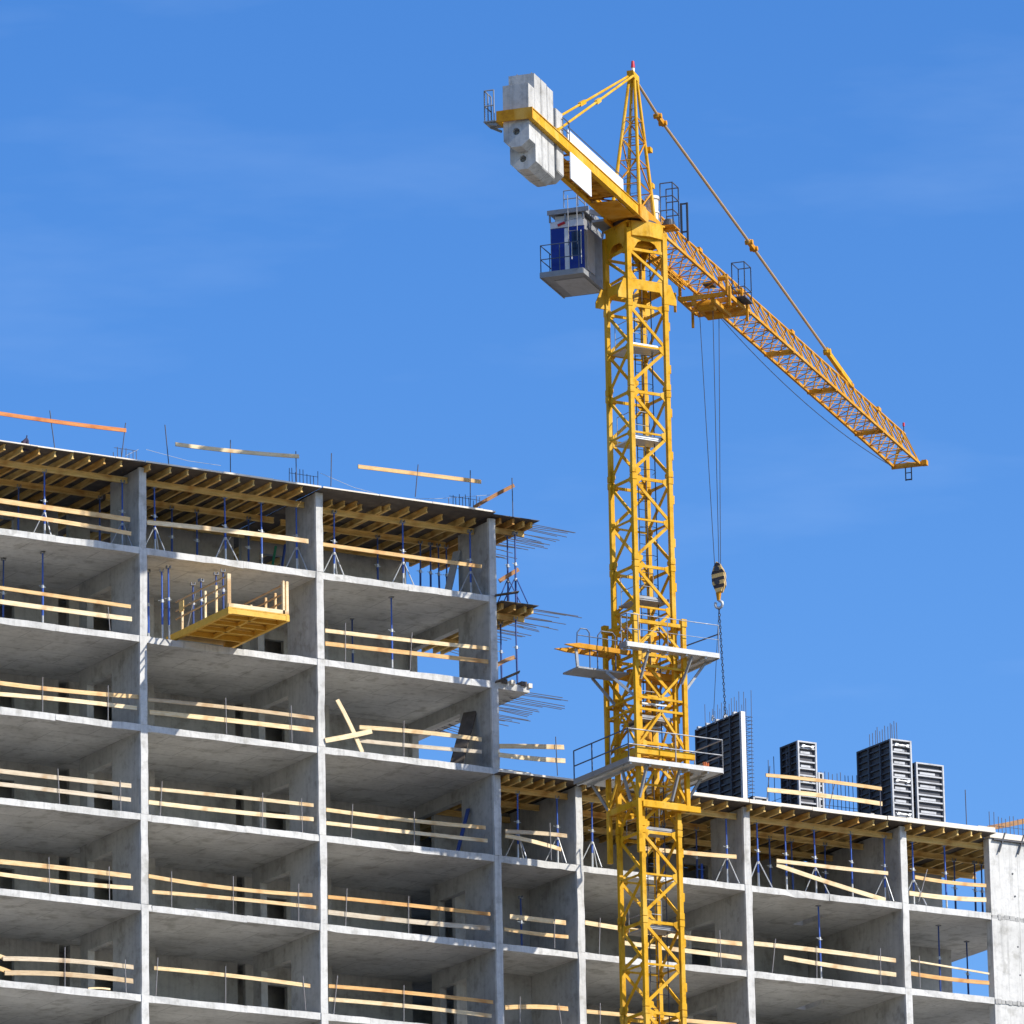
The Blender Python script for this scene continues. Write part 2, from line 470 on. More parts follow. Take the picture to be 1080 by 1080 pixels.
# the storeys below the picture
w_ = MB()
for k in range(-17, -1):
    w_.box((-6.64, .01, k*H-TS), (33.39, ROOM, k*H))
    for c in 'YABCDEF':
        if k < -2: w_.box((UX[c]+.004, .08, k*H-.004), (UX[c]+CW-.004, 4.3, (k+1)*H-TS+.004))
    if k < -2: w_.box((-6.6, 8.6, k*H-.003), (33.3, 8.8, (k+1)*H-TS+.003))
w_.box((33.40, -.005, GZ), (URIGHT+.05, .35, -2*H-.1))
bpart(w_, 'lower_storeys', M['conc_slab'])
# starter bars
def bars(parent, segs, r=.014, name='starter_bar'):
    for p, q in segs:
        MB().tube(p, q, r, 5).build(name, M['rebar'], parent, BO)
rnd = random.Random(3)
for z, xs, dz in ((17.86, 15.1, 0), (14.86, 15.05, 0), (11.87, 14.8, -.04)):
    segs = []
    for i in range(30):
        y = .15+.2*i+rnd.uniform(-.06, .06); L = rnd.uniform(1.35, 2.2)-.02*i
        zz = z+rnd.choice((0, -.1))+dz
        segs.append(((xs-.3, y, zz), (xs+L, y+rnd.uniform(-.08, .08), zz-rnd.uniform(.0, .16)-(.12 if i > 22 else 0))))
    bars(bld if z > 12 else slabs[4], segs)
# ------------------------------------------------------------------ roof formwork decks
BAYS = {'Z': ('Y', 'A'), 'AB': ('A', 'B'), 'BC': ('B', 'C'), 'CD': ('C', 'D'), 'DE': ('D', 'E'), 'EF': ('E', 'F'), 'FG': ('F', 'G')}
BNAME = {'Z': 'the leftmost bay', 'AB': 'the second bay from left', 'BC': 'the third bay from left', 'CD': 'the narrow bay left of the mast',
         'DE': 'the bay behind the mast', 'EF': 'the wide bay right of the mast', 'FG': 'the bay beside the blank end wall'}
def oriented(name, p, q, w, h, mat, upv=(0, 0, 1), bend=0.0, seg=1, parent=None, twist=0, bevel=0):
    """a beam object whose local X runs from p to q"""
    p = Vector(p); q = Vector(q); d = q-p; L = d.length
    m_ = MB(); vs = []; fs = []
    for i in range(seg+1):
        x = L*i/seg; dz = -bend*4*(i/seg)*(1-i/seg)
        for a, b_ in ((-1,-1),(1,-1),(1,1),(-1,1)): vs.append((x, a*w/2, b_*h/2+dz))
    for i in range(seg):
        o = i*4
        for a in range(4):
            fs.append((o+a, o+(a+1) % 4, o+4+(a+1) % 4, o+4+a))
    fs += [(3,2,1,0), tuple(seg*4+i for i in range(4))]
    m_.add(vs, fs)
    ob = bpy.data.objects.new(name, m_.mesh(name, mat, bevel=bevel))
    X = d.normalized(); Y_ = Vector(upv).cross(X)
    if Y_.length < 1e-3: Y_ = Vector((0, 1, 0))
    Y_.normalize(); Z_ = X.cross(Y_)
    ob.matrix_world = Matrix(((X.x, Y_.x, Z_.x, p.x), (X.y, Y_.y, Z_.y, p.y), (X.z, Y_.z, Z_.z, p.z), (0, 0, 0, 1)))
    COL.objects.link(ob)
    return ob
def h_beam_mesh(name, L, mat, h=.2, w=.085, bend=0):
    """timber I-beam with flanges, local X along its length, top at z=0"""
    m_ = MB()
    m_.box((0, -w/2, -.042), (L, w/2, 0)); m_.box((0, -w/2, -h), (L, w/2, -h+.042)); m_.box((0.002, -w/4.2, -h+.041), (L-.002, w/4.2, -.041))
    return m_.mesh(name, mat)
rj = random.Random(11)
def deck(bay, ztop, joint_y, ends, edge_h, prim=(.75, 2.8, 4.9)):
    ca, cb = BAYS[bay]; x0 = UX[ca]+(.003); x1 = UX[cb]+(.0)
    if bay == 'Z': x0 = -6.6
    e = empty('formwork_deck', ((x0+x1)/2, 3, ztop), 'thin plywood formwork deck roofing ' + BNAME[bay], 'formwork deck', 'plywood decks over the top storeys')
    org = ((x0+x1)/2, 3, ztop)
    m_ = MB(); y1 = 8.8
    if bay == 'FG': y1 = 6.1
    fy = -.5 if bay == 'BC' else -.43
    if bay == 'BC': x1 = 13.345
    nx = max(1, round((x1-x0)/1.25)); dx = (x1-x0)/nx
    for i in range(nx):
        for y in (fy, 1.9, 4.4, 6.9):
            if y < y1: m_.box((x0+i*dx+.004, y+rj.uniform(-.03, .03) if y < 0 else y, ztop-.02-.02*rj.random()*.2), (x0+(i+1)*dx-.004, min(1.895 if y < 0 else y+2.495, y1), ztop))
    if bay == 'FG': m_.box((33.41, .4, ztop-.02), (35.9, y1, ztop))
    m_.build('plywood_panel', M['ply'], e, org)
    b_ = MB()
    x = x0
    while x < x1-.05:
        w = min(rj.uniform(1.8, 3.2), x1-x); dy = rj.uniform(-.04, .03)
        b_.box((x+.01, fy-.03+dy, ztop-.015), (x+w-.01, fy+.02+dy, ztop+edge_h*rj.uniform(.75, 1.1))); x += w
    b_.build('edge_board', M['plyedge'], e, org)
    if edge_h > .05:   # freshly laid mat of bars and concrete level on the deck
        c_ = MB(); c_.box((x0, fy+.06, ztop+.002), (x1, y1-.1, ztop+.03)); c_.build('rebar_mat', M['rebar'], e, org)
    # primaries
    for i, y in enumerate(prim):
        L = x1-x0-(CW if bay != 'Z' else .0)-.02; xs = x0+CW if bay != 'Z' else x0
        if y > y1: continue
        if bay == 'FG' and y > .5: L += 2.4
        o = bpy.data.objects.new('timber_beam', h_beam_mesh('timber_beam', L, M['beam'], .2, .09)); COL.objects.link(o)
        o.location = (xs, y+rj.uniform(-.05, .05), ztop-.225)
        tag(o, '%s long yellow beam under the roof deck of %s' % (('front', 'middle', 'rear')[i], BNAME[bay]), 'timber beam', 'long yellow beams under the roof decks')
    # joists
    me = {}
    for x, ye in ends:
        L = round(y1-.2-ye, 1)
        o = bpy.data.objects.new('timber_joist', me.setdefault(L, h_beam_mesh('timber_joist', L, M['beam'], .2, .085)))
        COL.objects.link(o)
        o.rotation_euler = (0, 0, math.pi/2+rj.uniform(-.012, .012)); o.location = (x, ye, ztop-.024)
        tag(o, 'timber joist running back under the roof deck of ' + BNAME[bay], 'timber joist', 'joists under the deck of ' + BNAME[bay])
    return e
def spread(pxs, py, y, z=0):
    return [at(px, py, y).x for px in pxs]
jz = [(x, -.32+rj.uniform(-.05, .05)) for x in [-6.3, -5.75] + spread([5, 23, 41, 58, 76, 94, 110, 128], 485, -.3)]
jab = [(x, -.32+rj.uniform(-.06, .06)) for x in spread([157, 179, 197, 217, 232, 251, 268, 286, 302, 318], 505, -.3)]
jbc = [(at(px, py, y).x, y) for px, py, y in [(350, 529, .55), (363, 531, .5), (376, 531, .35), (381, 535, .6), (402, 538, .5), (411, 536, .15), (431, 540, .15), (450, 540, -.1), (466, 546, .45), (489, 549, .4), (501, 552, .35)]]
deck('Z', 17.80, 0, jz, .045)
deck('AB', 17.80, 0, jab, .045)
deck('BC', 17.78, 0, jbc, .04, (.95, 2.9, 5.0))
jcd = [(x, -.3+rj.uniform(-.05, .05)) for x in spread([537, 549, 562, 574, 585, 597], 833, -.3)]
jde = [(x, -.3+rj.uniform(-.06, .06)) for x in spread([619, 632, 645, 660, 676, 692, 708, 722, 738, 752, 767], 850, -.3)]
jef = [(x, -.3+rj.uniform(-.08, .08)) for x in spread([793, 807, 822, 838, 855, 872, 888, 905, 922, 936], 868, -.3)]
jfg = [(x, -.35+rj.uniform(-.06, .06)) for x in spread([960, 975, 994, 1010, 1023, 1034], 885, -.3)]
deck('CD', 8.78, 0, jcd, .05, (.45, 2.3, 4.3))
deck('DE', 8.78, 0, jde, .12, (.45, 2.3, 4.3))
deck('EF', 8.78, 0, jef, .13, (.45, 2.3, 4.3))
deck('FG', 8.78, 0, jfg + [(33.75, .5), (34.4, .52), (35.0, .5), (35.6, .5)], .17, (.45, 2.3, 4.3))
# formwork cantilevers right of the tall block
for z, lab, xr in ((17.78, 'small plywood formwork bracket beside the top of the tall block', 15.2), (14.78, 'small plywood formwork bracket one storey below the roof corner', 15.1)):
    org = (14.4, 2, z); e = empty('cantilever_formwork', org, lab, 'formwork', 'plywood cantilevers on the right side of the tall block')
    m_ = MB(); m_.box((13.36 if z > 16 else 13.63, -.3, z-.02), (xr, 6.2, z)); m_.build('plywood_panel', M['ply'], e, org)
    for y in (.45, 2.3, 4.2): MB().bar((13.65, y, z-.33), (xr-.3+rj.uniform(-.1, .15), y, z-.33), .09, .2).build('cross_beam', M['beam'], e, org)
    m_ = MB()
    for x in (13.8, 14.25, 14.7, 15.0): m_.bar((x, -.05+rj.uniform(-.1, .05), z-.125), (x, 6.1, z-.125), .085, .2)
    m_.build('joist', M['beam'], e, org)

for i, (x, z, w) in enumerate(((13.75, 12.02, .2), (14.1, 12.02, .16), (14.5, 12.02, .22), (14.78, 11.98, .14))):  # alternating pale and dark timber imitates dappled sunlight on the ledge
    tag(MB().box((x, -.07, z-.05), (x+w, .25+.1*i, z+.10)).build('dapple_block', M['plyedge' if i % 2 else 'ply'], None, (x, .1, z)), '%s timber block from left imitating dappled light on the small slab ledge' % ORD[i], 'timber block', 'timber blocks imitating dapples on the slab ledge')
tag(oriented('loose_board', (13.45, -.1, 11.95), (14.2, -.45, 12.32), .3, .03, M['ply']), 'grey board jutting out from the corner above the small slab ledge', 'board')
tag(oriented('loose_board', (13.5, -.1, 14.98), (14.25, -.4, 15.12), .25, .03, M['ply']), 'grey board jutting out from the corner one storey below the roof', 'board')
for i, (x, z) in enumerate(((34.35, 7.5), (34.42, 6.7), (34.45, 4.9), (34.5, 3.9), (34.55, 1.8), (34.6, .9))):
    bpart(MB().tube((x, -.016, z), (x, .05, z), .035, 10), 'hole_shade_plug', M['dark'])  # solid dark plug paints the shade inside a tie hole
for lb, x, y, k, nx, nz_ in (('stack of grey blocks low behind the planks right of the mast', 24.0, 1.6, 1, 4, 2), ('grey box standing on the floor near the thin prop, wide bay', 27.0, 1.2, 1, 2, 1), ('stack of blocks in the second bay, fifth storey down', 3.2, 2.2, 1, 3, 3)):
    m_ = MB()
    for a in range(nx):
        for c in range(nz_): m_.box((x+a*.41, y+random.uniform(0, .04), k*H+.002+c*.21), (x+a*.41+.395, y+.3, k*H+.205+c*.21))
    tag(m_.build('block_stack', M['conc_wall'], None, (x, y, k*H)), lb, 'block stack', 'block stacks on the floors')
# ------------------------------------------------------------------ guard planks
PL = []   # bay, storey phrase, which, (px,py),(px,py), Y
FN = {5: 'propped top storey', 4: 'second storey down', 3: 'third storey down', 2: 'fourth storey down', 1: 'fifth storey down', 0: 'sixth storey down'}
FR = {2: 'lower wing top storey', 1: 'lower wing second storey', 0: 'lower wing third storey'}
BS = {'Z': 'leftmost bay', 'AB': 'second bay from left', 'BC': 'third bay from left', 'CD': 'narrow bay left of the mast', 'DE': 'bay behind the mast', 'EF': 'wide bay right of the mast', 'FG': 'bay beside the end wall'}
def plank(which, bay, k, a, b, Y=.12, bend=None, mat='plank', w=.04, h=.145, label=None):
    p = at(*a, Y); q = at(*b, Y); q.y = Y+random.uniform(-.02, .03)
    right = bay in ('CD', 'DE', 'EF', 'FG')
    h *= random.uniform(.8, 1.1)
    if mat == 'plank' and not label: mat = random.choice(('plank', 'plank', 'plank', 'plank', 'plank_warm', 'plank_grey'))
    o = oriented('guard_plank', p, q, w, h, M[mat], bend=random.uniform(-.05, .05) if bend is None else bend, seg=8, bevel=0)
    lab = label or '%s guard plank across the %s, %s' % (which, BS[bay], (FR if right else FN)[k])
    return tag(o, lab, 'plank', 'guard planks along the open floor edges')
Lp = plank
Lp('upper', 'Z', 5, (-14, 526), (137, 548)); Lp('lower', 'Z', 5, (-14, 539), (138, 563))
Lp('single', 'AB', 5, (155, 551), (325, 571)); Lp('single', 'BC', 5, (340, 574), (508, 597.5), mat='plank')
Lp('upper', 'Z', 4, (-14, 618), (137.5, 640)); Lp('lower', 'Z', 4, (-14, 632.5), (139, 653))
Lp('upper', 'BC', 4, (343, 665), (516, 684)); Lp('lower', 'BC', 4, (343, 678.7), (514.6, 698))
Lp('upper', 'Z', 3, (-14, 718.5), (146, 735)); Lp('lower', 'Z', 3, (-14, 731), (144, 747))
Lp('upper', 'AB', 3, (156, 738), (331.7, 757.5)); Lp('lower', 'AB', 3, (157.5, 751), (330, 770))
Lp('upper', 'BC', 3, (379, 767), (507.7, 780)); Lp('lower', 'BC', 3, (379, 781), (507.7, 793))
Lp('upper', 'Z', 2, (-14, 811.5), (138, 829)); Lp('lower', 'Z', 2, (-14, 825.5), (138, 843.5))
Lp('upper', 'AB', 2, (158, 831.7), (330.7, 849.3)); Lp('lower', 'AB', 2, (156.7, 846), (330.7, 864))
Lp('upper', 'BC', 2, (344, 854), (511.7, 873)); Lp('lower', 'BC', 2, (344, 868), (514, 886.7))
Lp('upper', 'Z', 1, (-14, 907.5), (138, 924)); Lp('lower', 'Z', 1, (-14, 920), (140, 936.7))
Lp('upper', 'AB', 1, (156.7, 924), (329, 944.3), bend=.09); Lp('lower', 'AB', 1, (160.7, 940.7), (335.7, 957.3))
Lp('upper', 'BC', 1, (346, 946), (516.7, 964.3)); Lp('lower', 'BC', 1, (346, 962), (516.7, 979))
Lp('upper', 'Z', 0, (3, 1011), (141, 1020), bend=-.07); Lp('lower', 'Z', 0, (5, 1026), (140, 1035), bend=-.08)
for nm, a, b in (('upper', (-30, 999), (7, 1011)), ('lower', (-30, 1014), (14, 1027))):
    Lp(nm, 'Z', 0, a, b, Y=.17, label='%s short plank running out of the left picture edge, sixth storey down' % nm)
Lp('single', 'AB', 0, (162.7, 1021), (326.7, 1040)); Lp('upper', 'BC', 0, (346.7, 1040), (520, 1057)); Lp('lower', 'BC', 0, (346.7, 1054), (518, 1071.7))
Lp('upper', 'CD', 2, (533, 877), (597.7, 881.7)); Lp('tilted lower', 'CD', 2, (533, 881.5), (591.7, 896), Y=.17)
Lp('upper', 'CD', 1, (537.7, 966.7), (596.7, 973.3)); Lp('lower', 'CD', 1, (531.7, 980), (599, 988.3)); Lp('single', 'CD', 0, (532.7, 1062.7), (599, 1064))
Lp('single', 'DE', 2, (672, 894), (777, 903.5))
Lp('upper', 'DE', 1, (617, 973), (783, 995.5)); Lp('lower', 'DE', 1, (655, 994), (782, 1010)); Lp('single', 'DE', 0, (618.5, 1066.7), (777, 1081))
Lp('upper', 'EF', 2, (819, 907.7), (936.7, 921)); Lp('slanting fallen', 'EF', 2, (819, 912), (934, 949), Y=.17)
Lp('upper', 'EF', 1, (795, 995), (945, 1013)); Lp('lower', 'EF', 1, (826.7, 1010), (945, 1028))
Lp('upper', 'FG', 2, (965, 925), (1040, 934)); Lp('lower', 'FG', 2, (959, 942), (1040, 949))
Lp('thin upper', 'FG', 1, (960.7, 1013), (1043, 1027), h=.07); Lp('lower', 'FG', 1, (960.7, 1026.7), (1043, 1036.7))
roofp = [((-20, 433), (133, 454), 'plank_orange', 'weathered orange plank above the roof edge of the leftmost bay'), ((185, 468.5), (315, 481.5), 'plank', 'pale plank above the roof edge of the second bay from left'),
         ((377.6, 492), (507.6, 508), 'plank', 'pale plank above the roof edge of the third bay from left')]
for a, b, mt, lb in roofp: Lp('', 'Z', 5, a, b, Y=-.4, mat=mt, label=lb, h=.13)
Lp('', 'Z', 5, (500, 535), (542, 512), Y=.5, mat='plank_old', label='short brown plank slanting up at the top roof corner', h=.12)
for nm, a, b in (('upper', (527, 787), (595, 788)), ('lower', (526, 796), (596, 802.5))):
    Lp(nm, 'CD', 2, a, b, Y=-.3, label='%s plank guarding the low roof just right of the tall block' % nm)
for nm, a, b in (('upper', (807.7, 817.5), (929.5, 832)), ('lower', (809, 833), (930.7, 847.7))):
    Lp(nm, 'EF', 2, a, b, Y=-.35, label='%s plank on the low roof in front of the formwork panels' % nm)
Lp('', 'FG', 2, (1042, 873.5), (1100, 861.5), Y=.5, mat='plank_old', label='rusty brown beam slanting over the blank end wall', h=.16)
# crossed planks in the third bay
o = Lp('', 'BC', 3, (355.5, 738), (382, 793.5), Y=.02, mat='plank', label='short plank leaning steeply, crossing another in the third bay', h=.15)
o = Lp('', 'BC', 3, (343, 781), (391.7, 771.2), Y=-.05, mat='plank', label='short plank tilted up to the right in the third bay', h=.15)
# brown bits at the right corner of the tall block
Lp('', 'BC', 5, (526.5, 613), (547, 600.5), Y=.3, mat='plank_old', label='dark plank slanting beside the tall block, propped top storey', h=.13)
Lp('', 'BC', 4, (522.5, 702.5), (543.3, 693), Y=.05, mat='plank_old', label='orange brown plank slanting beside the tall block, second storey down', h=.13)
Lp('', 'Z', 0, (93, 1042.6), (116, 1043.4), Y=.25, mat='plank', label='small orange board lying on the floor edge, sixth storey down', h=.06)

# ------------------------------------------------------------------ guard posts
def post(label, a, b, Y=.06, r=.0135):
    p = at(*a, Y); q = at(*b, Y)
    o = MB().tube(p, q, r, 6).build('guard_post', M['postbar'] if Y > -.2 else M['rebar'], None, tuple(p))
    return tag(o, label, 'guard post', 'thin steel guard posts')
POSTS = {('Z', 4): [((116, 665), (114, 640))],
 ('Z', 3): [((45, 752), (45, 714)), ((114, 760), (114, 723))], ('AB', 3): [((239, 774), (238, 736)), ((308, 783), (307, 744))],
 ('Z', 2): [((63, 849), (61, 811)), ((127.5, 856), (127, 823))], ('AB', 2): [((169, 861), (171, 824)), ((277, 874), (277, 836)), ((319, 878), (318, 842))],
 ('Z', 1): [((52.5, 943), (51.5, 904)), ((115.5, 951), (115, 914))], ('AB', 1): [((181, 957), (181, 919)), ((246, 965), (246, 924)), ((315, 972), (315, 932))],
 ('Z', 0): [((68.5, 1041), (68.5, 999)), ((133, 1047), (132, 1012))], ('AB', 0): [((164.5, 1050), (166.5, 1010)), ((238, 1059), (238, 1019)), ((322.5, 1066), (319.5, 1029))],
 ('BC', 4): [((364.4, 700), (364.4, 657)), ((432.5, 707), (434.6, 667))], ('BC', 3): [((426, 800), (426, 760))],
 ('BC', 2): [((370.5, 884), (372, 848)), ((437, 892), (437, 856))], ('BC', 1): [((364.5, 977), (366, 937)), ((431, 985), (431, 945))],
 ('BC', 0): [((352, 1070), (356, 1029)), ((426, 1077), (426, 1039))],
 ('CD', 2): [((581.5, 907), (580, 868))], ('CD', 1): [((585, 1000), (585, 966))], ('CD', 0): [((548.5, 1080), (548.5, 1051)), ((592, 1080), (589, 1058))],
 ('DE', 1): [((632, 1007), (633, 968)), ((760.5, 1020), (759, 981))], ('DE', 0): [((633, 1085), (633, 1058))],
 ('EF', 1): [((814.5, 1026), (818, 990)), ((861.5, 1032), (861.5, 998)), ((929, 1040), (928.5, 1000))],
 ('FG', 1): [((970.5, 1042), (969.5, 1008))], ('FG', 2): [((969, 951), (978, 917))]}
for (bay, k), lst in POSTS.items():
    for i, (a, b) in enumerate(lst):
        st = (FR if bay in ('CD', 'DE', 'EF', 'FG') else FN)[k]
        w_ = ORD[i]+' ' if len(lst) > 1 else 'single '
        post('%sthin guard post in the %s, %s' % (w_, BS[bay], st), a, b)
RP = [((58, 475), (52.5, 433)), ((128, 484), (132.5, 446)), ((178, 490), (174, 448)), ((243, 498), (243, 464)), ((312.7, 508), (312, 476)), ((349, 513), (349.6, 478)), ((438, 524), (441, 490)), ((496, 534), (496, 496)), ((541, 545), (540, 504))]
for i, (a, b) in enumerate(RP): post('%s thin upright bar from the left along the tall roof edge' % ORD[i], a, b, Y=-.4, r=.017)
for lb, a, b in (('thin upright bar holding planks on the low roof right of the tall block', (588, 818), (586, 777)), ('thin post through the left plank ends in front of the formwork panels', (809, 843), (812, 808)),
                 ('thin dark post through the middle of the planks before the formwork', (874, 852), (881, 824)), ('thin post through the right plank ends in front of the formwork panels', (929, 860), (928, 828)),
                 ('lone thin upright bar on the low roof before the end wall', (1019.5, 871), (1018, 833))):
    post(lb, a, b, Y=-.35, r=.016)

# ------------------------------------------------------------------ steel props
def make_prop(h, tripod, dark=False, collar=.58):
    t = bpy.data.objects.new('steel_prop', None); COL.objects.link(t); t.empty_display_size = .2
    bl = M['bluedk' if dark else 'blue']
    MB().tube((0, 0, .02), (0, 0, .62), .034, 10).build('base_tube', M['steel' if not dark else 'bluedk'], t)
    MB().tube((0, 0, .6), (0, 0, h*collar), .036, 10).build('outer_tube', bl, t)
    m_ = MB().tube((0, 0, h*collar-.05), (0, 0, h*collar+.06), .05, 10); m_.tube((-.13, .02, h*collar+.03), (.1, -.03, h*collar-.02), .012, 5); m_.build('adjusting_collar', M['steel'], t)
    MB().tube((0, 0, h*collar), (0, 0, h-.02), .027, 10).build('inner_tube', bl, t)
    m_ = MB(); m_.box((-.07, -.07, h-.02), (.07, .07, h)); m_.box((-.07, -.07, h), (-.05, .07, h+.08)); m_.box((.05, -.07, h), (.07, .07, h+.08)); m_.build('head_fork', M['greysteel'], t)
    MB().box((-.07, -.07, 0), (.07, .07, .02)).build('foot_plate', M['greysteel'], t)
    if tripod:
        a0 = random.uniform(-.3, .3)
        for i in range(3):
            a = a0+R(-75+120*i)
            m_ = MB().tube((math.cos(a)*.05, math.sin(a)*.05, .95), (math.cos(a)*.5, math.sin(a)*.5, .02), .02, 6); m_.build('tripod_leg', M['steel' if not dark else 'bluedk'], t)
        m_ = MB().tube((0, 0, .9), (0, 0, .99), .055, 8); m_.build('tripod_collar', M['steel'], t)
    return t
ptypes = {}
def prop(px, py, Y, zf, h, tripod, label, group, dark=False, x=None):
    key = (round(h, 2), tripod, dark); p = at(px, py, Y)
    if key not in ptypes: ptypes[key] = o = make_prop(h, tripod, dark)
    else: o = clone(ptypes[key])
    o.location = (p.x if x is None else x, Y, zf); o.rotation_euler = (R(random.uniform(-.6, .6)), R(random.uniform(-.6, .6)), R(random.uniform(-25, 25)))
    return tag(o, label, 'steel prop', group)
gA = 'blue steel props carrying the roof formwork'
def rows(bay, zf, h, st, front, back):
    for i, (px, py, tri) in enumerate(front):
        prop(px, py, .8 if zf > 10 else .5, zf, h, tri, '%s front blue prop from left, %s%s' % (ORD[i], BS[bay], ', '+st), gA)
    for i, (px, py) in enumerate(back):
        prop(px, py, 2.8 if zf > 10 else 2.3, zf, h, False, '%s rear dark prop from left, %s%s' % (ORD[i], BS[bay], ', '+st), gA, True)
hp = 17.80-.425-15.0
rows('Z', 15, hp, 'tall block', [(47, 520, True), (129, 540, True)], [(19, 548), (105, 550)])
rows('AB', 15, hp, 'tall block', [(163.5, 545, True), (238, 560, True), (276, 565, False), (313, 575, True)], [(181, 560), (208, 572), (262, 580)])
rows('BC', 15, hp, 'tall block', [(352, 578, True), (425, 585, True), (496, 590, True)], [(398, 590), (443, 610), (454, 612), (463.5, 613), (471.5, 605)])
h2 = 8.78-.425-6.0
rows('CD', 6, h2, 'lower wing', [(545.7, 870, True), (587.7, 875, True)], [])
rows('DE', 6, h2, 'lower wing', [(624, 880, True), (766.5, 900, True)], [(700, 900), (735, 905)])
rows('EF', 6, h2, 'lower wing', [(799.5, 900, True), (829, 905, False), (860, 908, True), (898.3, 912, False), (932.7, 918, True)], [(812.7, 912), (836, 915), (870, 915)])
rows('FG', 6, h2, 'lower wing', [(963, 920, True), (997.5, 924, False)], [(1007, 930), (1028, 935), (1035.5, 936)])
gB = 'loose steel props left standing in finished storeys'
def lone(px, py, Y, zf, h, tri, label, dark=False): prop(px, py, Y, zf, h, tri, label, gB, dark)
lone(45, 640, 1.2, 12, 2.72, False, 'grey blue prop standing in the leftmost bay, second storey down')
lone(3, 640, 2.5, 12, 2.72, False, 'dark prop at the left picture edge, second storey down', True)
lone(156.5, 640, 1.6, 12, 2.7, False, 'blue prop just right of the first column, second storey down')
lone(171.4, 640, .45, 12, 2.42, False, 'bright blue prop left of the loading platform, shorter of two')
lone(178.2, 640, .4, 12, 2.55, False, 'bright blue prop left of the loading platform, taller of two')
lone(413, 650, 1.0, 12, 2.76, False, 'tall thin prop reaching the ceiling in the third bay, second storey down')
lone(372, 680, 4.0, 12, 2.76, False, 'dark prop deep in the third bay, second storey down', True)
lone(865, 990, .8, 3, 2.76, False, 'grey prop reaching the ceiling in the wide bay right of the mast')
lone(550, 980, 1.4, 3, 2.0, False, 'dark prop in the narrow bay left of the mast, second storey', True)
lone(990.7, 1010, 1.6, 3, 2.76, False, 'black prop left of the sky gap beside the end wall', True)
lone(1020.3, 1015, 3.3, 3, 2.76, False, 'black prop standing in the sky gap beside the end wall', True)
for i, (px, py, Y, zf, h, tri) in enumerate([(535.5, 600, .6, 15, hp, True), (543.5, 600, .3, 15, hp, True), (528.6, 690, 1.0, 12, 2.35, False), (545.2, 690, .25, 12, 2.35, False)]):
    prop(px, py, Y, zf-.18 if i < 2 else zf, h+(.18 if i < 2 else 0), tri, '%s dark prop under the formwork bracket %s the tall block' % (('left', 'right')[i % 2], ('at the top of', 'one storey below the top of')[i // 2]), 'dark props under the cantilever formwork', True)
for lb, a, b, mt, Y in (('blue tube brace leaning behind the mast, top storey of the lower wing', (740.5, 928), (750, 908), 'blue', 1.2), ('green tube leaning beside the second column in the top storey', (284, 596), (300, 572), 'green', 2.0), ('blue tube leaning behind the green one in the top storey', (294, 597), (310, 570), 'bluedk', 2.4)):
    p = at(*a, Y); q = at(*b, Y); p.z = (6 if Y == 1.2 else 15)+.02; q.y += .6
    tag(MB().tube(p, q, .045, 8).build('tube_brace', M[mt], None, tuple(p)), lb, 'tube brace', 'leaning tube braces')
# dark formwork boards leaning against the third pier
p = at(488, 798, .9); q = at(503, 752, 1.3)
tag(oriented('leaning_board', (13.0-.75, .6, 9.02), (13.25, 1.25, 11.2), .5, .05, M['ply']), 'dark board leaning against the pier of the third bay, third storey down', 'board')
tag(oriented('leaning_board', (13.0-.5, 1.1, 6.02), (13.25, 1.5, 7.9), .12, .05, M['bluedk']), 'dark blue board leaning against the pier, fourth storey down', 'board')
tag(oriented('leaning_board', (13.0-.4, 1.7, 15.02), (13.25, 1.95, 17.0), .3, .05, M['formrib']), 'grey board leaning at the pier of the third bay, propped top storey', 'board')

# ------------------------------------------------------------------ loading platform
PZ = 12.10
lx0, lx1, ly0, ly1 = 1.45, 3.72, -3.4, .9
org = ((lx0+lx1)/2, 0, PZ)
lp = empty('loading_platform', org, 'yellow steel loading platform jutting from the second bay, second storey down', 'loading platform')
m_ = MB()
for x in (lx0+.06, lx1-.06): m_.box((x-.06, ly0, PZ), (x+.06, ly1, PZ+.2))
m_.box((lx0+.12, ly0+.01, PZ+.02), (lx1-.12, ly0+.09, PZ+.19)); m_.box((lx0+.12, -.35, PZ+.02), (lx1-.12, -.27, PZ+.19))
m_.build('side_beam', M['loadyel'], lp, org)
m_ = MB()
m_.box(((lx0+lx1)/2-.05, ly0+.09, PZ+.03), ((lx0+lx1)/2+.05, -.35, PZ+.15))
for y in (-2.75, -1.95, -1.15): m_.box((lx0+.12, y-.05, PZ+.03), (lx1-.12, y+.05, PZ+.145))
m_.build('floor_joist', M['loadyel'], lp, org)
MB().box((lx0+.01, ly0+.01, PZ+.201), (lx1-.01, ly1, PZ+.235)).build('deck_board', M['loadyel'], lp, org)
m_ = MB(); m_.box((lx0+.02, ly0+.005, PZ+.237), (lx1-.02, ly0+.05, PZ+.36)); m_.build('end_board', M['plank'], lp, org)
for x, y, w in ((lx0+.06, ly0+.08, .13), (lx1-.05, ly0+.08, .09), (lx1-.2, ly0+.05, .07)):
    MB().box((x-w/2, y-.045, PZ+.236), (x+w/2, y+.045, PZ+1.36)).build('corner_post', M['plank'], lp, org)
for x, ys in ((lx0+.05, (-2.5, -1.75, -.15)), (lx1-.05, (-2.55, -1.9, -.9))):
    for y in ys: MB().box((x-.035, y-.03, PZ+.236), (x+.035, y+.03, PZ+1.16)).build('railing_post', M['plank'], lp, org)
    m_ = MB()
    for z in (.5, .78, 1.08): m_.bar((x, ly0+.1, PZ+.236+z), (x, .3, PZ+.2+z), .03, .05)
    m_.build('railing_bar', M['rod'], lp, org)
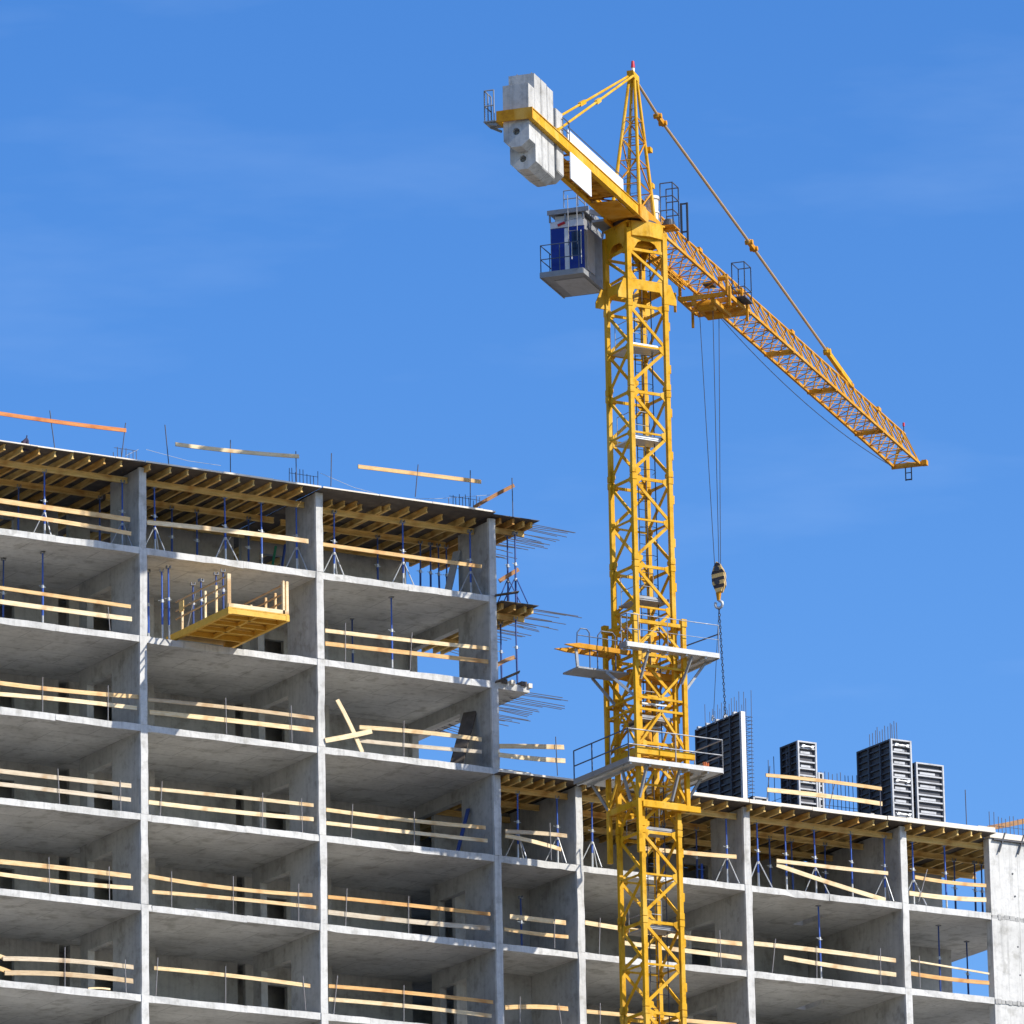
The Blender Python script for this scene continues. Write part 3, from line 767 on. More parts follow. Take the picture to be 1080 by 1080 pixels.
MB().tube((lx0+.05, -.5, PZ+.24), (lx0+.06, -1.05, PZ+1.25), .022, 6).build('railing_brace', M['greysteel'], lp, org)
MB().box((lx0+.0, -.32, PZ+.85), (lx0+.03, -.02, PZ+1.2)).build('sign_plate', M['beam'], lp, org)
for i, (px, pt, Y) in enumerate([(203.7, 617, -.35), (212, 613, -.8), (228, 606, -1.75), (235.3, 603, -2.2)]):
    q = at(px, pt, Y); z0 = PZ+.236
    prop(px, pt, Y, z0, round(q.z-z0, 2), False, '%s dark topped prop from left stacked upright on the loading platform' % ORD[i], 'props standing on the loading platform', True, x=q.x)

# ------------------------------------------------------------------ roof formwork panels
def form_panel(name, x0, x1, y0, y1, z0, z1, label, rib_front=True, side_div=2, group='steel wall formwork on the low roof', ties=(0.1, .5, .93)):
    org = ((x0+x1)/2, (y0+y1)/2, z0); e = empty(name, org, label, 'formwork', group)
    t = .02
    MB().box((x0+.10, y0+.10, z0), (x1-.02, y1, z1-.02)).build('face_sheet', M['formface'], e, org)
    fr = MB(); side = MB()
    n = max(4, round((z1-z0)/.235))
    # front (towards -y): frame and ribs
    fr.box((x0, y0, z0), (x0+.06, y0+.1, z1)); fr.box((x1-.06, y0, z0), (x1, y0+.1, z1))
    fr.box((x0+.06, y0+.002, z1-.05), (x1-.06, y0+.1, z1)); fr.box((x0+.06, y0+.002, z0), (x1-.06, y0+.1, z0+.05))
    fr.build('frame', M['formrib'], e, org)
    rb = MB()
    for i in range(1, n):
        z = z0+(z1-z0)*i/n
        rb.box((x0+.06, y0+.02, z-.026), (x1-.06, y0+.099, z+.026))
        if i % 2: rb.box((x0+.06+.1*(x1-x0), y0+.05, z+.05), (x1-.06-.25*(x1-x0), y0+.098, z+.13))
    rb.build('rib', M['formrib'], e, org)
    # side (towards -x)
    side.box((x0, y1-.06, z0), (x0+.1, y1, z1)); side.box((x0+.002, y0+.1, z1-.06), (x0+.1, y1-.06, z1)); side.box((x0+.002, y0+.1, z0), (x0+.1, y1-.06, z0+.06))
    for i in range(1, side_div+1):
        y = y0+(y1-y0)*i/(side_div+1); side.box((x0+.004, y-.035, z0+.06), (x0+.1, y+.035, z1-.06))
    for i in range(1, n):
        z = z0+(z1-z0)*i/n; side.box((x0+.03, y0+.1, z-.025), (x0+.099, y1-.06, z+.025))
    side.build('side_frame', M['formface'], e, org)
    if rib_front:
        for k in ties:
            z = z0+(z1-z0)*k; m_ = MB()
            m_.tube((x0+.16, y0-.03, z), (x1-.16, y0-.03, z), .022, 6)
            for x in (x0+.2, x1-.2):
                m_.tube((x, y0-.05, z), (x, y0+.03, z), .055, 8); m_.tube((x-.07, y0-.04, z-.045), (x+.07, y0-.04, z+.035), .022, 6)
            m_.build('tie_clamp', M['steel'], e, org)
    return e
DZ = 8.80
e1 = form_panel('wall_formwork', 23.2, 23.36, -.12, 2.85, DZ, 12.06, 'large dark wall panel hanging on the crane chain beside its climbing platform', False, 3)
o1 = (23.28, 1.36, DZ)
MB().box((23.205, -.14, DZ+.01), (23.37, -.122, 12.05)).build('edge_strip', M['white'], e1, o1)
m_ = MB()
for y in (.35, .95, 1.5, 2.1, 2.65): m_.box((23.19, y-.05, 12.0), (23.34, y+.05, 12.14))
m_.build('lifting_lug', M['formrib'], e1, o1)
form_panel('column_formwork', 25.9, 26.68, .5, 1.65, DZ, 11.47, 'narrow ribbed formwork tower standing between the guard plank pairs, smaller of two', True, 1)
form_panel('column_formwork', 29.3, 30.16, -.2, 1.98, DZ, 11.76, 'tallest ribbed formwork tower with dark side, right of the guard planks', True, 2)
form_panel('column_formwork', 31.0, 32.16, .8, 1.7, DZ, 11.33, 'lower wide ribbed formwork box right of the tallest tower', True, 1, ties=())
form_panel('column_formwork', 26.78, 27.0, .6, 1.3, DZ, 10.45, 'short slim formwork strip against the narrow formwork tower', False, 1)
form_panel('column_formwork', 24.6, 25.2, 1.4, 2.6, DZ, 9.55, 'low dark formwork box behind the left plank ends', False, 1)
m_ = MB()
rr = random.Random(5)
for i in range(9):
    y = .3+.3*i
    for x in (23.55, 23.85): m_.tube((x, y, DZ), (x+.06*(1-i/9)+rr.uniform(-.02, .02), y, 12.75+rr.uniform(-.2, .25)), .011, 5)
for i in range(24):
    z = DZ+.15+i*(3.2/24)
    for x in (23.55, 23.85): m_.tube((x, .25, z), (x, 2.75, z), .009, 4)
    m_.tube((23.5, .3, z), (23.95, .3, z), .011, 4)
tag(m_.build('rebar_cage', M['rebar'], None, (23.7, 1.5, DZ)), 'tall blue grey rebar cage behind the hanging dark panel', 'rebar cage', 'rebar cages standing on the roofs')
def comb(x0, x1, y0, y1, n, z0, z1, label):
    m_ = MB()
    for i in range(n):
        k = i/(n-1); x = x0+(x1-x0)*k; y = y0+(y1-y0)*k
        m_.tube((x, y, z0), (x+rr.uniform(-.03, .03), y, z1+rr.uniform(-.12, .1)), .013, 5)
    for z in (z0+.3, z0+.8): m_.tube((x0, y0, z), (x1, y1, z), .009, 4)
    tag(m_.build('rebar_cage', M['rebar'], None, ((x0+x1)/2, (y0+y1)/2, z0)), label, 'rebar cage', 'rebar cages standing on the roofs')
comb(33.6, 36.0, .18, .18, 15, 8.4, 9.6, 'row of short vertical bars standing on the blank end wall')
comb(-.5, .35, .8, .8, 7, 17.75, 18.5, 'small bundle of bars above the first column head')
comb(6.1, 7.2, .8, .8, 9, 17.75, 18.65, 'small bundle of bars above the second column head')
comb(12.3, 13.5, .8, .8, 10, 17.75, 18.6, 'small bundle of bars above the third column head')
comb(29.75, 29.75, .05, 1.75, 12, DZ, 12.45, 'row of vertical bars rising out of the tallest formwork tower')
comb(27.2, 29.2, 1.6, 1.6, 13, DZ, 10.75, 'low row of vertical bars between the two formwork towers')
comb(25.75, 25.75, 1.0, 2.2, 4, DZ, 11.1, 'few vertical bars left of the narrow formwork tower')
m_ = MB()
for i in range(7): m_.box((27.6+.22*i, .2+.05*(i % 3), DZ+.02), (27.75+.22*i, .9, DZ+.1+.12*(i % 3)))
tag(m_.build('formwork_scraps', M['formrib'], None, (28.2, .5, DZ)), 'heap of grey steel parts lying behind the lower roof plank', 'scrap heap')
# brackets along the top of the end wall
for i, x in enumerate((33.95, 34.75)):
    tag(MB().bar((x+.1, -.07, 8.92), (x-.18, -.07, 8.2), .04, .05, (0, 1, 0)).build('wall_bracket', M['dark'], None, (x, -.07, 8.5)), '%s dark slanting bracket on top of the blank end wall' % ('left', 'right')[i], 'bracket', 'brackets on the end wall')
tag(MB().box((33.55, -.10, 8.62), (36.1, -.03, 8.67)).build('waler_bar', M['dark'], None, (34.8, -.06, 8.64)), 'dark horizontal bar along the top of the blank end wall', 'bar')
tag(MB().box((33.42, -.06, 8.70), (36.1, .3, 8.90)).build('edge_plank', M['plyedge'], None, (34.8, 0, 8.7)), 'pale board lying along the top of the blank end wall', 'board')
# slim cable strung over the tall roof
for i, pts in enumerate(([(132, 481), (146, 474)], [(154, 474), (198, 486), (233, 491)], [(338, 499), (373, 514), (398, 521)], [(390, 526), (460, 526), (517, 522)])):
    q = [at(px, py, .8) for px, py in pts]
    tag(MB().path(q, .008, 5).build('cable', M['steel'], None, tuple(q[0])), ('short pale line at the first column head above the roof', 'pale line strung over the roof of the second bay', 'pale line strung over the roof of the third bay', 'dark line running to the top roof corner')[i], 'line', 'lines strung over the tall roof')
q = at(27, 466, .0)
m_ = MB(); m_.tube((q.x-.05, 0, 17.75), (q.x-.09, 0, 18.05), .1, 8, .07); m_.tube((q.x+.06, .02, 17.75), (q.x+.06, 0, 18.12), .08, 8, .05); m_.tube((q.x-.07, 0, 18.02), (q.x+.05, 0, 18.16), .07, 8, .05); m_.tube((q.x+.03, 0, 18.1), (q.x+.05, 0, 18.27), .02, 6)
tag(m_.build('tool_bag', M['navycloth'], None, (q.x, 0, 17.78), bevel=0), 'small dark bundle on the roof edge of the leftmost bay', 'bundle')

# ------------------------------------------------------------------ tower crane
CX, CY = 16.4, -4.9
ev = Vector((.767, .642, 0)).normalized(); nv = Vector((ev.y, -ev.x, 0))
def Wp(s, n, z): return Vector((CX, CY, 0)) + ev*s + nv*n + Vector((0, 0, z))
CO = (CX, CY, GZ)
SH = Vector((.21, .35, .127))
crane = empty('tower_crane', tuple(Vector(CO)+SH), 'tall yellow lattice tower crane standing in front of the building', 'tower crane')
def cpart(mb, name, mat, parent=crane, bevel=0): return mb.build(name, M[mat], parent, CO, bevel)
def sbox(mb, s0, s1, n0, n1, z0, z1):
    return mb.add([Wp(s0,n0,z0),Wp(s1,n0,z0),Wp(s1,n1,z0),Wp(s0,n1,z0),Wp(s0,n0,z1),Wp(s1,n0,z1),Wp(s1,n1,z1),Wp(s0,n1,z1)],
                  [(0,3,2,1),(4,5,6,7),(0,1,5,4),(1,2,6,5),(2,3,7,6),(3,0,4,7)])
HW = .715
def mast_pt(i, z, hw=HW):
    sx, sy = ((-1,-1),(1,-1),(1,1),(-1,1))[i % 4]
    return Vector((CX+sx*hw, CY+sy*hw, z))
SEC = 3.037; ZT = 24.22
def lacing(z1, hw=HW, L=SEC):
    m_ = MB(); z0 = z1-L
    for i in range(4):
        a = lambda z: mast_pt(i, z, hw-.02); b_ = lambda z: mast_pt(i+1, z, hw-.02)
        nrm = (a(0)+b_(0))/2-Vector((CX, CY, 0))
        zt, zm, zb = z1-.16, z1-L*.52, z0+.14
        m_.bar(a(zt), b_(zt), .05, .10, (0, 0, 1)); m_.bar(a(zm), b_(zm), .05, .065, (0, 0, 1))
        m_.bar(a(zt-.05), b_(zm+.05), .05, .105, nrm.cross(Vector((0, 0, 1)))); m_.bar(b_(zm-.05), a(zb), .05, .105, nrm.cross(Vector((0, 0, 1))))
        # gusset plates
        for pt, oth in ((a(zt), b_(zt)), (b_(zt), a(zt)), (b_(zm), a(zm)), (a(zb), b_(zb))):
            d = (oth-pt).normalized(); c_ = pt+d*.07
            m_.prism([c_+Vector((0, 0, .13))+nrm.normalized()*.035, c_+d*.2+Vector((0, 0, .05))+nrm.normalized()*.035, c_+d*.2-Vector((0, 0, .06))+nrm.normalized()*.035, c_-Vector((0, 0, .26))+nrm.normalized()*.035], -nrm.normalized()*.02)
    return m_
def section(z1):
    s_ = cpart(lacing(z1), 'mast_section', 'yellow')
    for i in range(4):
        l_ = MB(); p = mast_pt(i, z1-SEC+.004); q = mast_pt(i, z1-.004)
        l_.bar(p, q, .155, .155, (0, 1, 0))
        for z in (z1-.12, z1-SEC+.12):      # connection sleeves and bolt bosses
            c_ = mast_pt(i, z); l_.box((c_.x-.095, c_.y-.095, z-.11), (c_.x+.095, c_.y+.095, z+.11))
        if i == 1:
            for z in (z1-.75, z1-2.25): l_.box((CX+HW+.06, CY-HW-.05, z-.16), (CX+HW+.145, CY-HW+.08, z+.14))
        cpart(l_, 'leg', 'yellow', s_, bevel=.012)
    return s_
sec0 = section(ZT)
nsec = int((ZT-GZ)/SEC)
for k in range(1, nsec+1):
    c_ = clone(sec0, crane); c_.location = (0, 0, -SEC*k)
# access ladder, rest platforms and the cable inside the mast
lad = MB()
for z0 in range(-6, 25, 3):
    x = CX+.12; y = CY+.32
    for dx in (0, .32): lad.tube((x+dx, y, z0), (x+dx, y, z0+3.0), .018, 5)
    for j in range(10): lad.tube((x, y, z0+.15+j*.3), (x+.32, y, z0+.15+j*.3), .011, 4)
    for j in range(3): lad.path([Vector((x+.16+.38*math.cos(t_), y-.05-.55*math.sin(t_), z0+.5+j)) for t_ in [k_*math.pi/6 for k_ in range(7)]], .011, 4)
cpart(lad, 'ladder', 'dark')
for z in (22.62, 19.4, 13.8, 9.7, 5.9, 2.6):
    p_ = MB(); p_.box((CX-.6, CY-.62, z), (CX+.6, CY+.1, z+.05)); p_.box((CX-.6, CY+.1, z), (CX-.05, CY+.6, z+.05)); p_.box((CX-.62, CY-.64, z+.05), (CX+.62, CY-.61, z+.14))
    cpart(p_, 'rest_platform', 'steel' if z in (22.62, 19.4) else 'greysteel')
    r_ = railing([(CX-.55, CY+.5, z+.05), (CX-.55, CY-.5, z+.05), (CX+.1, CY-.5, z+.05)], .95, 1, .014); cpart(r_, 'platform_railing', 'greysteel')
c_ = MB(); c_.tube((CX+.42, CY-.35, -20), (CX+.40, CY-.3, 26.4), .02, 5); cpart(c_, 'power_cable', 'dark')
b_ = MB()
for i in range(4):
    c_ = mast_pt(i, GZ); b_.box((c_.x-.5, c_.y-.5, GZ+.001), (c_.x+.5, c_.y+.5, GZ+1.0))
b_.bar(mast_pt(0, GZ+1.3), mast_pt(2, GZ+1.3), .3, .5); b_.bar(mast_pt(1, GZ+1.9), mast_pt(3, GZ+1.9), .3, .5)
cpart(b_, 'base_frame', 'yellow')

# --- head of the mast under the slewing ring
hd = MB()
z0, z1 = 24.22, 27.05
for i in range(4): hd.bar(mast_pt(i, z0+.002), mast_pt(i, z1-.3), .17, .17, (0, 1, 0))
for i in range(4):
    A = mast_pt(i, 0, HW+.03); B = mast_pt(i+1, 0, HW+.03); d = (B-A); ln = d.length; d.normalize(); nr = ((A+B)/2-Vector((CX, CY, 0))).normalized()
    P2 = lambda u, z: A+d*u+Vector((0, 0, z))
    # arch plate at the top
    arc = [P2(ln-.08, 25.75), P2(ln-.08, 27.0), P2(.08, 27.0), P2(.08, 25.75)]
    for k_ in range(1, 8):
        t_ = k_/8; arc.append(P2(.08+(ln-.16)*t_, 25.75+.62*min(1, math.sin(math.pi*t_)*1.25)))
    hd.prism(arc, nr*-.03)
    # middle band with gussets
    hd.prism([P2(.06, 24.98), P2(ln-.06, 24.98), P2(ln-.06, 24.25), P2(ln-.25, 24.62), P2(.25, 24.62), P2(.06, 24.25)], nr*-.035)
    hd.prism([P2(.06, 25.35), P2(.35, 24.99), P2(.06, 24.99)], nr*-.03); hd.prism([P2(ln-.06, 25.35), P2(ln-.35, 24.99), P2(ln-.06, 24.99)], nr*-.03)
    hd.bar(P2(.05, 26.02), P2(ln-.05, 26.02), .05, .1); hd.bar(P2(.1, 25.95), P2(ln-.1, 25.1), .05, .1, nr.cross(Vector((0, 0, 1))))
cpart(hd, 'mast_head', 'yellow', bevel=.008)
for sx, i in ((-1, 0), (1, 1)):
    for sy in (-1, 1):
        x = CX+sx*(HW+.08); y = CY+sy*HW
        er = MB(); er.prism([(x, y-.03, 24.95), (x+sx*.14, y-.03, 24.95), (x+sx*.36, y-.03, 24.45), (x+sx*.36, y-.03, 24.25), (x, y-.03, 24.25)], (0, .06, 0)); cpart(er, 'bracket_ear', 'yellow')
fr = MB()   # chamfered box collar in front and the slewing rings
fr.prism([(CX-.60, CY-HW-.075, 26.5), (CX+.05, CY-HW-.2, 26.5), (CX+.66, CY-HW-.075, 26.5), (CX+.66, CY-HW+.1, 26.5), (CX-.60, CY-HW+.1, 26.5)], (0, 0, .53))
fr.box((CX-HW-.05, CY-HW-.04, 26.96), (CX+HW+.05, CY+HW+.04, 27.03))
fr.box((CX-.45, CY-.45, 26.3), (CX+.45, CY+.45, 26.96))
cpart(fr, 'slewing_collar', 'yellow', bevel=.015)
cpart(MB().tube((CX, CY, 27.032), (CX, CY, 27.14), .8, 28), 'slewing_ring', 'dark')

# --- turntable, counter-jib
ZB = 27.2
tb = MB(); sbox(tb, -1.3, 1.25, -.62, .62, 27.142, 27.24); sbox(tb, -1.3, 1.25, -.66, -.56, 27.0, 27.46); sbox(tb, -1.3, 1.25, .56, .66, 27.0, 27.46)
cpart(tb, 'turntable', 'orange', bevel=.012)
cj = crane
g_ = MB()
for n in (-.53, .53):
    sbox(g_, -12.15, -1.3, n-.055, n+.055, 27.08, 27.42)
    sbox(g_, -12.15, -1.3, n-.085, n+.085, 27.06, 27.085); sbox(g_, -12.15, -1.3, n-.085, n+.085, 27.415, 27.44)
cjo = cpart(g_, 'counter_jib', 'yellow')
g_ = MB(); sbox(g_, -12.22, -12.152, -.62, .62, 27.06, 27.44); cpart(g_, 'end_beam', 'orange', cjo)  # orange in place of yellow puts this end's shade into the colour
g_ = MB()
for s in [x*.9-8.0 for x in range(8)]:
    g_.bar(Wp(s, -.47, 27.13), Wp(s, .47, 27.13), .05, .06); g_.bar(Wp(s, -.47, 27.13), Wp(s+.9, .47, 27.13), .04, .04)
cpart(g_, 'cross_bracing', 'orange', cjo)
g_ = MB(); sbox(g_, -8.3, -5.0, -.44, .1, 27.17, 27.20); sbox(g_, -3.2, -1.35, -.47, .47, 27.0, 27.03); sbox(g_, -4.9, -3.0, -.44, -.05, 27.17, 27.20)
cpart(g_, 'walkway_plate', 'orange', cjo)
g_ = MB(); sbox(g_, -8.48, -6.38, .60, .635, 26.14, 27.06); cpart(g_, 'white_panel', 'white', cjo)
g_ = MB(); sbox(g_, -8.15, -2.4, .40, .44, 27.45, 27.98); cpart(g_, 'white_panel', 'white', cjo)
rl = railing([Wp(-9.0, -.62, 27.42), Wp(-2.0, -.62, 27.42)], 1.0, 6, .018); railing([Wp(-8.8, .5, 27.42), Wp(-8.15, .5, 27.42)], .75, 1, .018, mb=rl)
rl.path([Wp(-8.15, .46, 28.05), Wp(-2.5, .46, 28.05)], .018)
cpart(rl, 'counter_jib_railing', 'rail', cjo)
pl = MB(); sbox(pl, -12.25, -11.5, -1.05, -.64, 27.1, 27.14); pl.bar(Wp(-12.15, -.62, 27.0), Wp(-12.15, -1.0, 27.1), .05, .08); pl.bar(Wp(-11.7, -.62, 26.9), Wp(-11.7, -1.0, 27.1), .05, .08)
railing([Wp(-11.55, -1.02, 27.14), Wp(-12.2, -1.02, 27.14), Wp(-12.2, -.7, 27.14)], 1.05, [2, 1], .022, mb=pl)
cpart(pl, 'end_platform', 'greysteel', cjo)
# winch frame in the middle of the counter-jib
wm = MB(); wm.tube(Wp(-3.6, -.42, 27.75), Wp(-3.6, .25, 27.75), .3, 18); wm.tube(Wp(-3.6, -.45, 27.75), Wp(-3.6, -.4, 27.75), .38, 18); wm.tube(Wp(-3.6, .22, 27.75), Wp(-3.6, .28, 27.75), .38, 18); sbox(wm, -4.0, -3.0, -.4, .3, 27.21, 27.4)
cpart(wm, 'hoist_winch', 'orange', cjo)
# ballast blocks
def block(s0, s1, z0, z1, nar=.44, hole=None, step=0):
    b_ = MB(); ch = .3
    prof = [(-nar, z1), (nar, z1), (nar, z0+ch*.75), (nar-.28, z0), (-nar+.28, z0), (-nar, z0+ch*.75)]
    pts0 = [Wp(s0, n, z) for n, z in prof]; pts1 = [Wp(s1, n, z) for n, z in prof]
    k = len(prof)
    bm = bmesh.new()
    v0 = [bm.verts.new(p) for p in pts0]; v1 = [bm.verts.new(p) for p in pts1]
    for i in range(k): bm.faces.new((v0[i], v1[i], v1[(i+1) % k], v0[(i+1) % k]))
    bm.faces.new(v1)
    if hole:
        r, zc = hole; ring = []; ring2 = []
        for i in range(16):
            a = 2*math.pi*i/16; ring.append(bm.verts.new(Wp(s0, r*math.cos(a), zc+r*math.sin(a)))); ring2.append(bm.verts.new(Wp(s0+.25, r*math.cos(a), zc+r*math.sin(a))))
        ed = []
        for L_ in (v0, ring):
            for i in range(len(L_)):
                e_ = bm.edges.get((L_[i], L_[(i+1) % len(L_)])) or bm.edges.new((L_[i], L_[(i+1) % len(L_)])); ed.append(e_)
        bmesh.ops.triangle_fill(bm, use_beauty=True, use_dissolve=False, edges=ed)
        for i in range(16): bm.faces.new((ring[i], ring[(i+1) % 16], ring2[(i+1) % 16], ring2[i]))
        bm.faces.new(ring2)
    else: bm.faces.new(v0)
    bmesh.ops.recalc_face_normals(bm, faces=bm.faces)
    if not hole:
        bmesh.ops.bevel(bm, geom=list(bm.edges), offset=.018, segments=2, affect='EDGES')
    me = bpy.data.meshes.new('counterweight'); o_ = Vector(CO)
    for v_ in bm.verts: v_.co -= o_
    bm.to_mesh(me); bm.free(); me.materials.append(M['conc_block'])
    o = bpy.data.objects.new('counterweight', me); COL.objects.link(o); o.parent = cjo
    return o
block(-12.05, -11.46, 26.2, 28.33, hole=(.12, 26.72))
block(-11.44, -10.83, 25.62, 28.86, hole=(.12, 25.98))
block(-10.81, -10.2, 25.6, 28.88)
block(-10.18, -9.55, 25.6, 28.84)
block(-9.3, -8.62, 25.95, 28.35)
hk = MB()
for s in (-11.75, -11.13, -10.5, -9.86, -8.96):
    for n in (-.25, .25): hk.path([Wp(s-.06, n, 28.3 if s < -11.5 or s > -9.5 else 28.85), Wp(s, n, 28.45 if s < -11.5 or s > -9.5 else 29.0), Wp(s+.06, n, 28.3 if s < -11.5 or s > -9.5 else 28.85)], .018, 5)
cpart(hk, 'lifting_loop', 'dark', cjo)

# --- cathead
AP = Wp(.3, 0, 32.62)
base = [(-.85, .5), (.75, .5), (.75, -.5), (-.85, -.5)]
ct = MB()
top = [(.16, .09), (.42, .09), (.42, -.09), (.16, -.09)]
Bp = [Wp(s, n, 27.42) for s, n in base]; Tp = [Wp(s, n, 32.5) for s, n in top]
ch_ = cpart(MB().add([Wp(.05, -.14, 32.42), Wp(.55, -.14, 32.42), Wp(.55, .14, 32.42), Wp(.05, .14, 32.42), Wp(-.05, -.12, 32.7), Wp(.6, -.12, 32.66), Wp(.6, .12, 32.66), Wp(-.05, .12, 32.7)],
      [(0,3,2,1),(4,5,6,7),(0,1,5,4),(1,2,6,5),(2,3,7,6),(3,0,4,7)]), 'cathead', 'yellow', bevel=.01)
for i in range(4): cpart(MB().tube(Bp[i], Tp[i], .066, 8, .055), 'cathead_leg', 'yellow', ch_)
br_ = MB(); lv = [0, .2, .38, .55, .7]
for i in range(4):
    j = (i+1) % 4
    for k_ in range(len(lv)-1):
        a = Bp[i].lerp(Tp[i], lv[k_]); b1 = Bp[j].lerp(Tp[j], lv[k_+1]); br_.tube(a, b1, .026, 6) if (k_+i) % 2 == 0 else br_.tube(Bp[j].lerp(Tp[j], lv[k_]), Bp[i].lerp(Tp[i], lv[k_+1]), .026, 6)
        br_.tube(Bp[i].lerp(Tp[i], lv[k_+1]), b1, .022, 6)
cpart(br_, 'cathead_bracing', 'orange', ch_)
l_ = MB()
for n in (-.13, .13): l_.tube(Wp(.0, n, 27.5), Wp(.3, n*.6, 31.6), .014, 5)
for k_ in range(13): l_.tube(Wp(.0+.3*k_/13, -.13, 27.7+.31*k_), Wp(.0+.3*k_/13, .13, 27.7+.31*k_), .01, 4)
for k_ in range(5): l_.path([Wp(-.0+.3*k_/6-.55*math.sin(t_*math.pi/6), .3*math.cos(t_*math.pi/6), 28.0+.7*k_) for t_ in range(7)], .01, 4)
cpart(l_, 'cathead_ladder', 'rail', ch_)
for s, z in ((.62, 29.95), (.75, 28.7)):
    g_ = MB(); sbox(g_, s, s+.25, .28, .45, z, z+.16); cpart(g_, 'sheave_bracket', 'yellow', ch_)
m_ = MB().tube(AP+Vector((0, 0, .05)), AP+Vector((0, 0, .28)), .06, 8); cpart(m_, 'lamp_base', 'white', ch_)
m_ = MB().tube(AP+Vector((0, 0, .28)), AP+Vector((0, 0, .52)), .075, 10, .05); cpart(m_, 'warning_lamp', 'red', ch_)

# --- pendant rods
pd = MB()
JT = lambda s: 28.32+.009*s      # jib top chord height
JBZ = lambda s: 27.22+.006*s
pts = [Wp(.5, 0, 32.55), Wp(3.2, 0, 31.95), Wp(13.44, 0, 30.45), Wp(22.5, 0, 29.05)]
pd.path([pts[0], pts[1]], .05, 8); pd.path(pts[1:], .052, 8)
cpart(pd, 'jib_tie_rod', 'rod')
for a, d in ((pts[1], pts[2]-pts[0]), (pts[2], pts[3]-pts[1])):
    d = d.normalized(); kn = MB(); kn.bar(a-d*.38, a+d*.38, .12, .17); kn.tube(a-d*.28-nv*.14, a-d*.28+nv*.14, .09, 8); kn.tube(a+d*.28-nv*.14, a+d*.28+nv*.14, .09, 8); cpart(kn, 'rod_joint', 'orange')
kn = MB(); kn.bar(pts[3]-ev*.2+Vector((0, 0, .03)), Wp(25.4, 0, JT(25.4)+.05), .14, .2); kn.tube(pts[3]-nv*.13, pts[3]+nv*.13, .12, 10)
cpart(kn, 'rod_end_bar', 'yellow')
for n in (-.48, .48):
    r_ = MB(); a = Wp(.0, n*.2, 32.5); b_ = Wp(-9.2, n, 27.62); r_.tube(a, b_, .043, 8)
    for k_ in (.48,): c_ = a.lerp(b_, k_); d = (b_-a).normalized(); r_.bar(c_-d*.28, c_+d*.28, .1, .14)
    r_.bar(b_, Wp(-9.35, n, 27.42), .08, .14)
    cpart(r_, 'counter_jib_tie_rod', 'yellow')

# --- jib
NB = 30; S0, S1 = 1.15, 32.55
jb = MB()
pitch = (S1-S0)/NB
BL = lambda s: Wp(s, -.52, JBZ(s)); BR = lambda s: Wp(s, .52, JBZ(s)); TP = lambda s: Wp(s, 0, JT(s))
for i in range(NB):
    s = S0+i*pitch; m2 = s+pitch/2; e_ = s+pitch
    for Bf in (BL, BR):
        jb.tube(Bf(s), TP(m2), .024, 6)
        if i < NB-1 or True: jb.tube(TP(m2), Bf(e_), .024, 6)
    jb.tube(BL(s), BR(s), .022, 6)
    jb.tube(BL(s), BR(e_), .017, 6); jb.tube(BR(s), BL(e_), .017, 6)
jib = cpart(jb, 'jib', 'orange')
for nm, Bf in (('bottom_chord', BL), ('bottom_chord', BR)):
    cpart(MB().bar(Bf(S0-.9), Bf(S1+.05), .085, .10), nm, 'orange', jib)
cpart(MB().tube(TP(S0-.3), TP(S1-.1), .048, 8), 'top_chord', 'orange', jib)
for s in (11.2, 16.4, 21.6, 27.6): cpart(sbox(MB(), s, s+.08, -.56, .56, JBZ(s)-.1, JBZ(s)+.06), 'splice_frame', 'orange', jib)
for s in (7.2, 18.0, 25.4, 28.9): cpart(sbox(MB(), s-.1, s+.22, -.07, .07, JT(s)-.02, JT(s)+.12), 'chord_joint', 'orange', jib)
sp = MB()
sp.bar(TP(S1-.1), BR(S1), .06, .06); sp.bar(TP(S1-.1), BL(S1), .06, .06); sp.bar(TP(S0-.3), BR(S0-.9), .07, .07); sp.bar(TP(S0-.3), BL(S0-.9), .07, .07)
cpart(sp, 'end_brace', 'orange', jib)
tp_ = MB(); sbox(tp_, S1, S1+.1, -.6, .75, JBZ(S1)-.09, JBZ(S1)+.09); sbox(tp_, S1-.05, S1+.2, .6, .8, JBZ(S1)-.07, JBZ(S1)+.12); cpart(tp_, 'jib_end_beam', 'orange', jib)
tp_ = MB()
for n in (-.06, .17): tp_.tube(Wp(S1+.05, n, JBZ(S1)), Wp(S1+.05, n, JBZ(S1)-.6), .025, 5)
tp_.tube(Wp(S1+.05, -.06, JBZ(S1)-.57), Wp(S1+.05, .17, JBZ(S1)-.57), .03, 5); tp_.tube(Wp(S1+.05, -.06, JBZ(S1)-.3), Wp(S1+.05, .17, JBZ(S1)-.3), .02, 5)
cpart(tp_, 'rope_anchor', 'dark', jib)
cpart(MB().tube(TP(S1-.2), TP(S1-.2)+Vector((0, 0, .32)), .02, 6), 'lamp_rod', 'dark', jib); cpart(MB().tube(TP(S1-.2)+Vector((0, 0, .28)), TP(S1-.2)+Vector((0, 0, .42)), .045, 8), 'warning_lamp', 'red', jib)
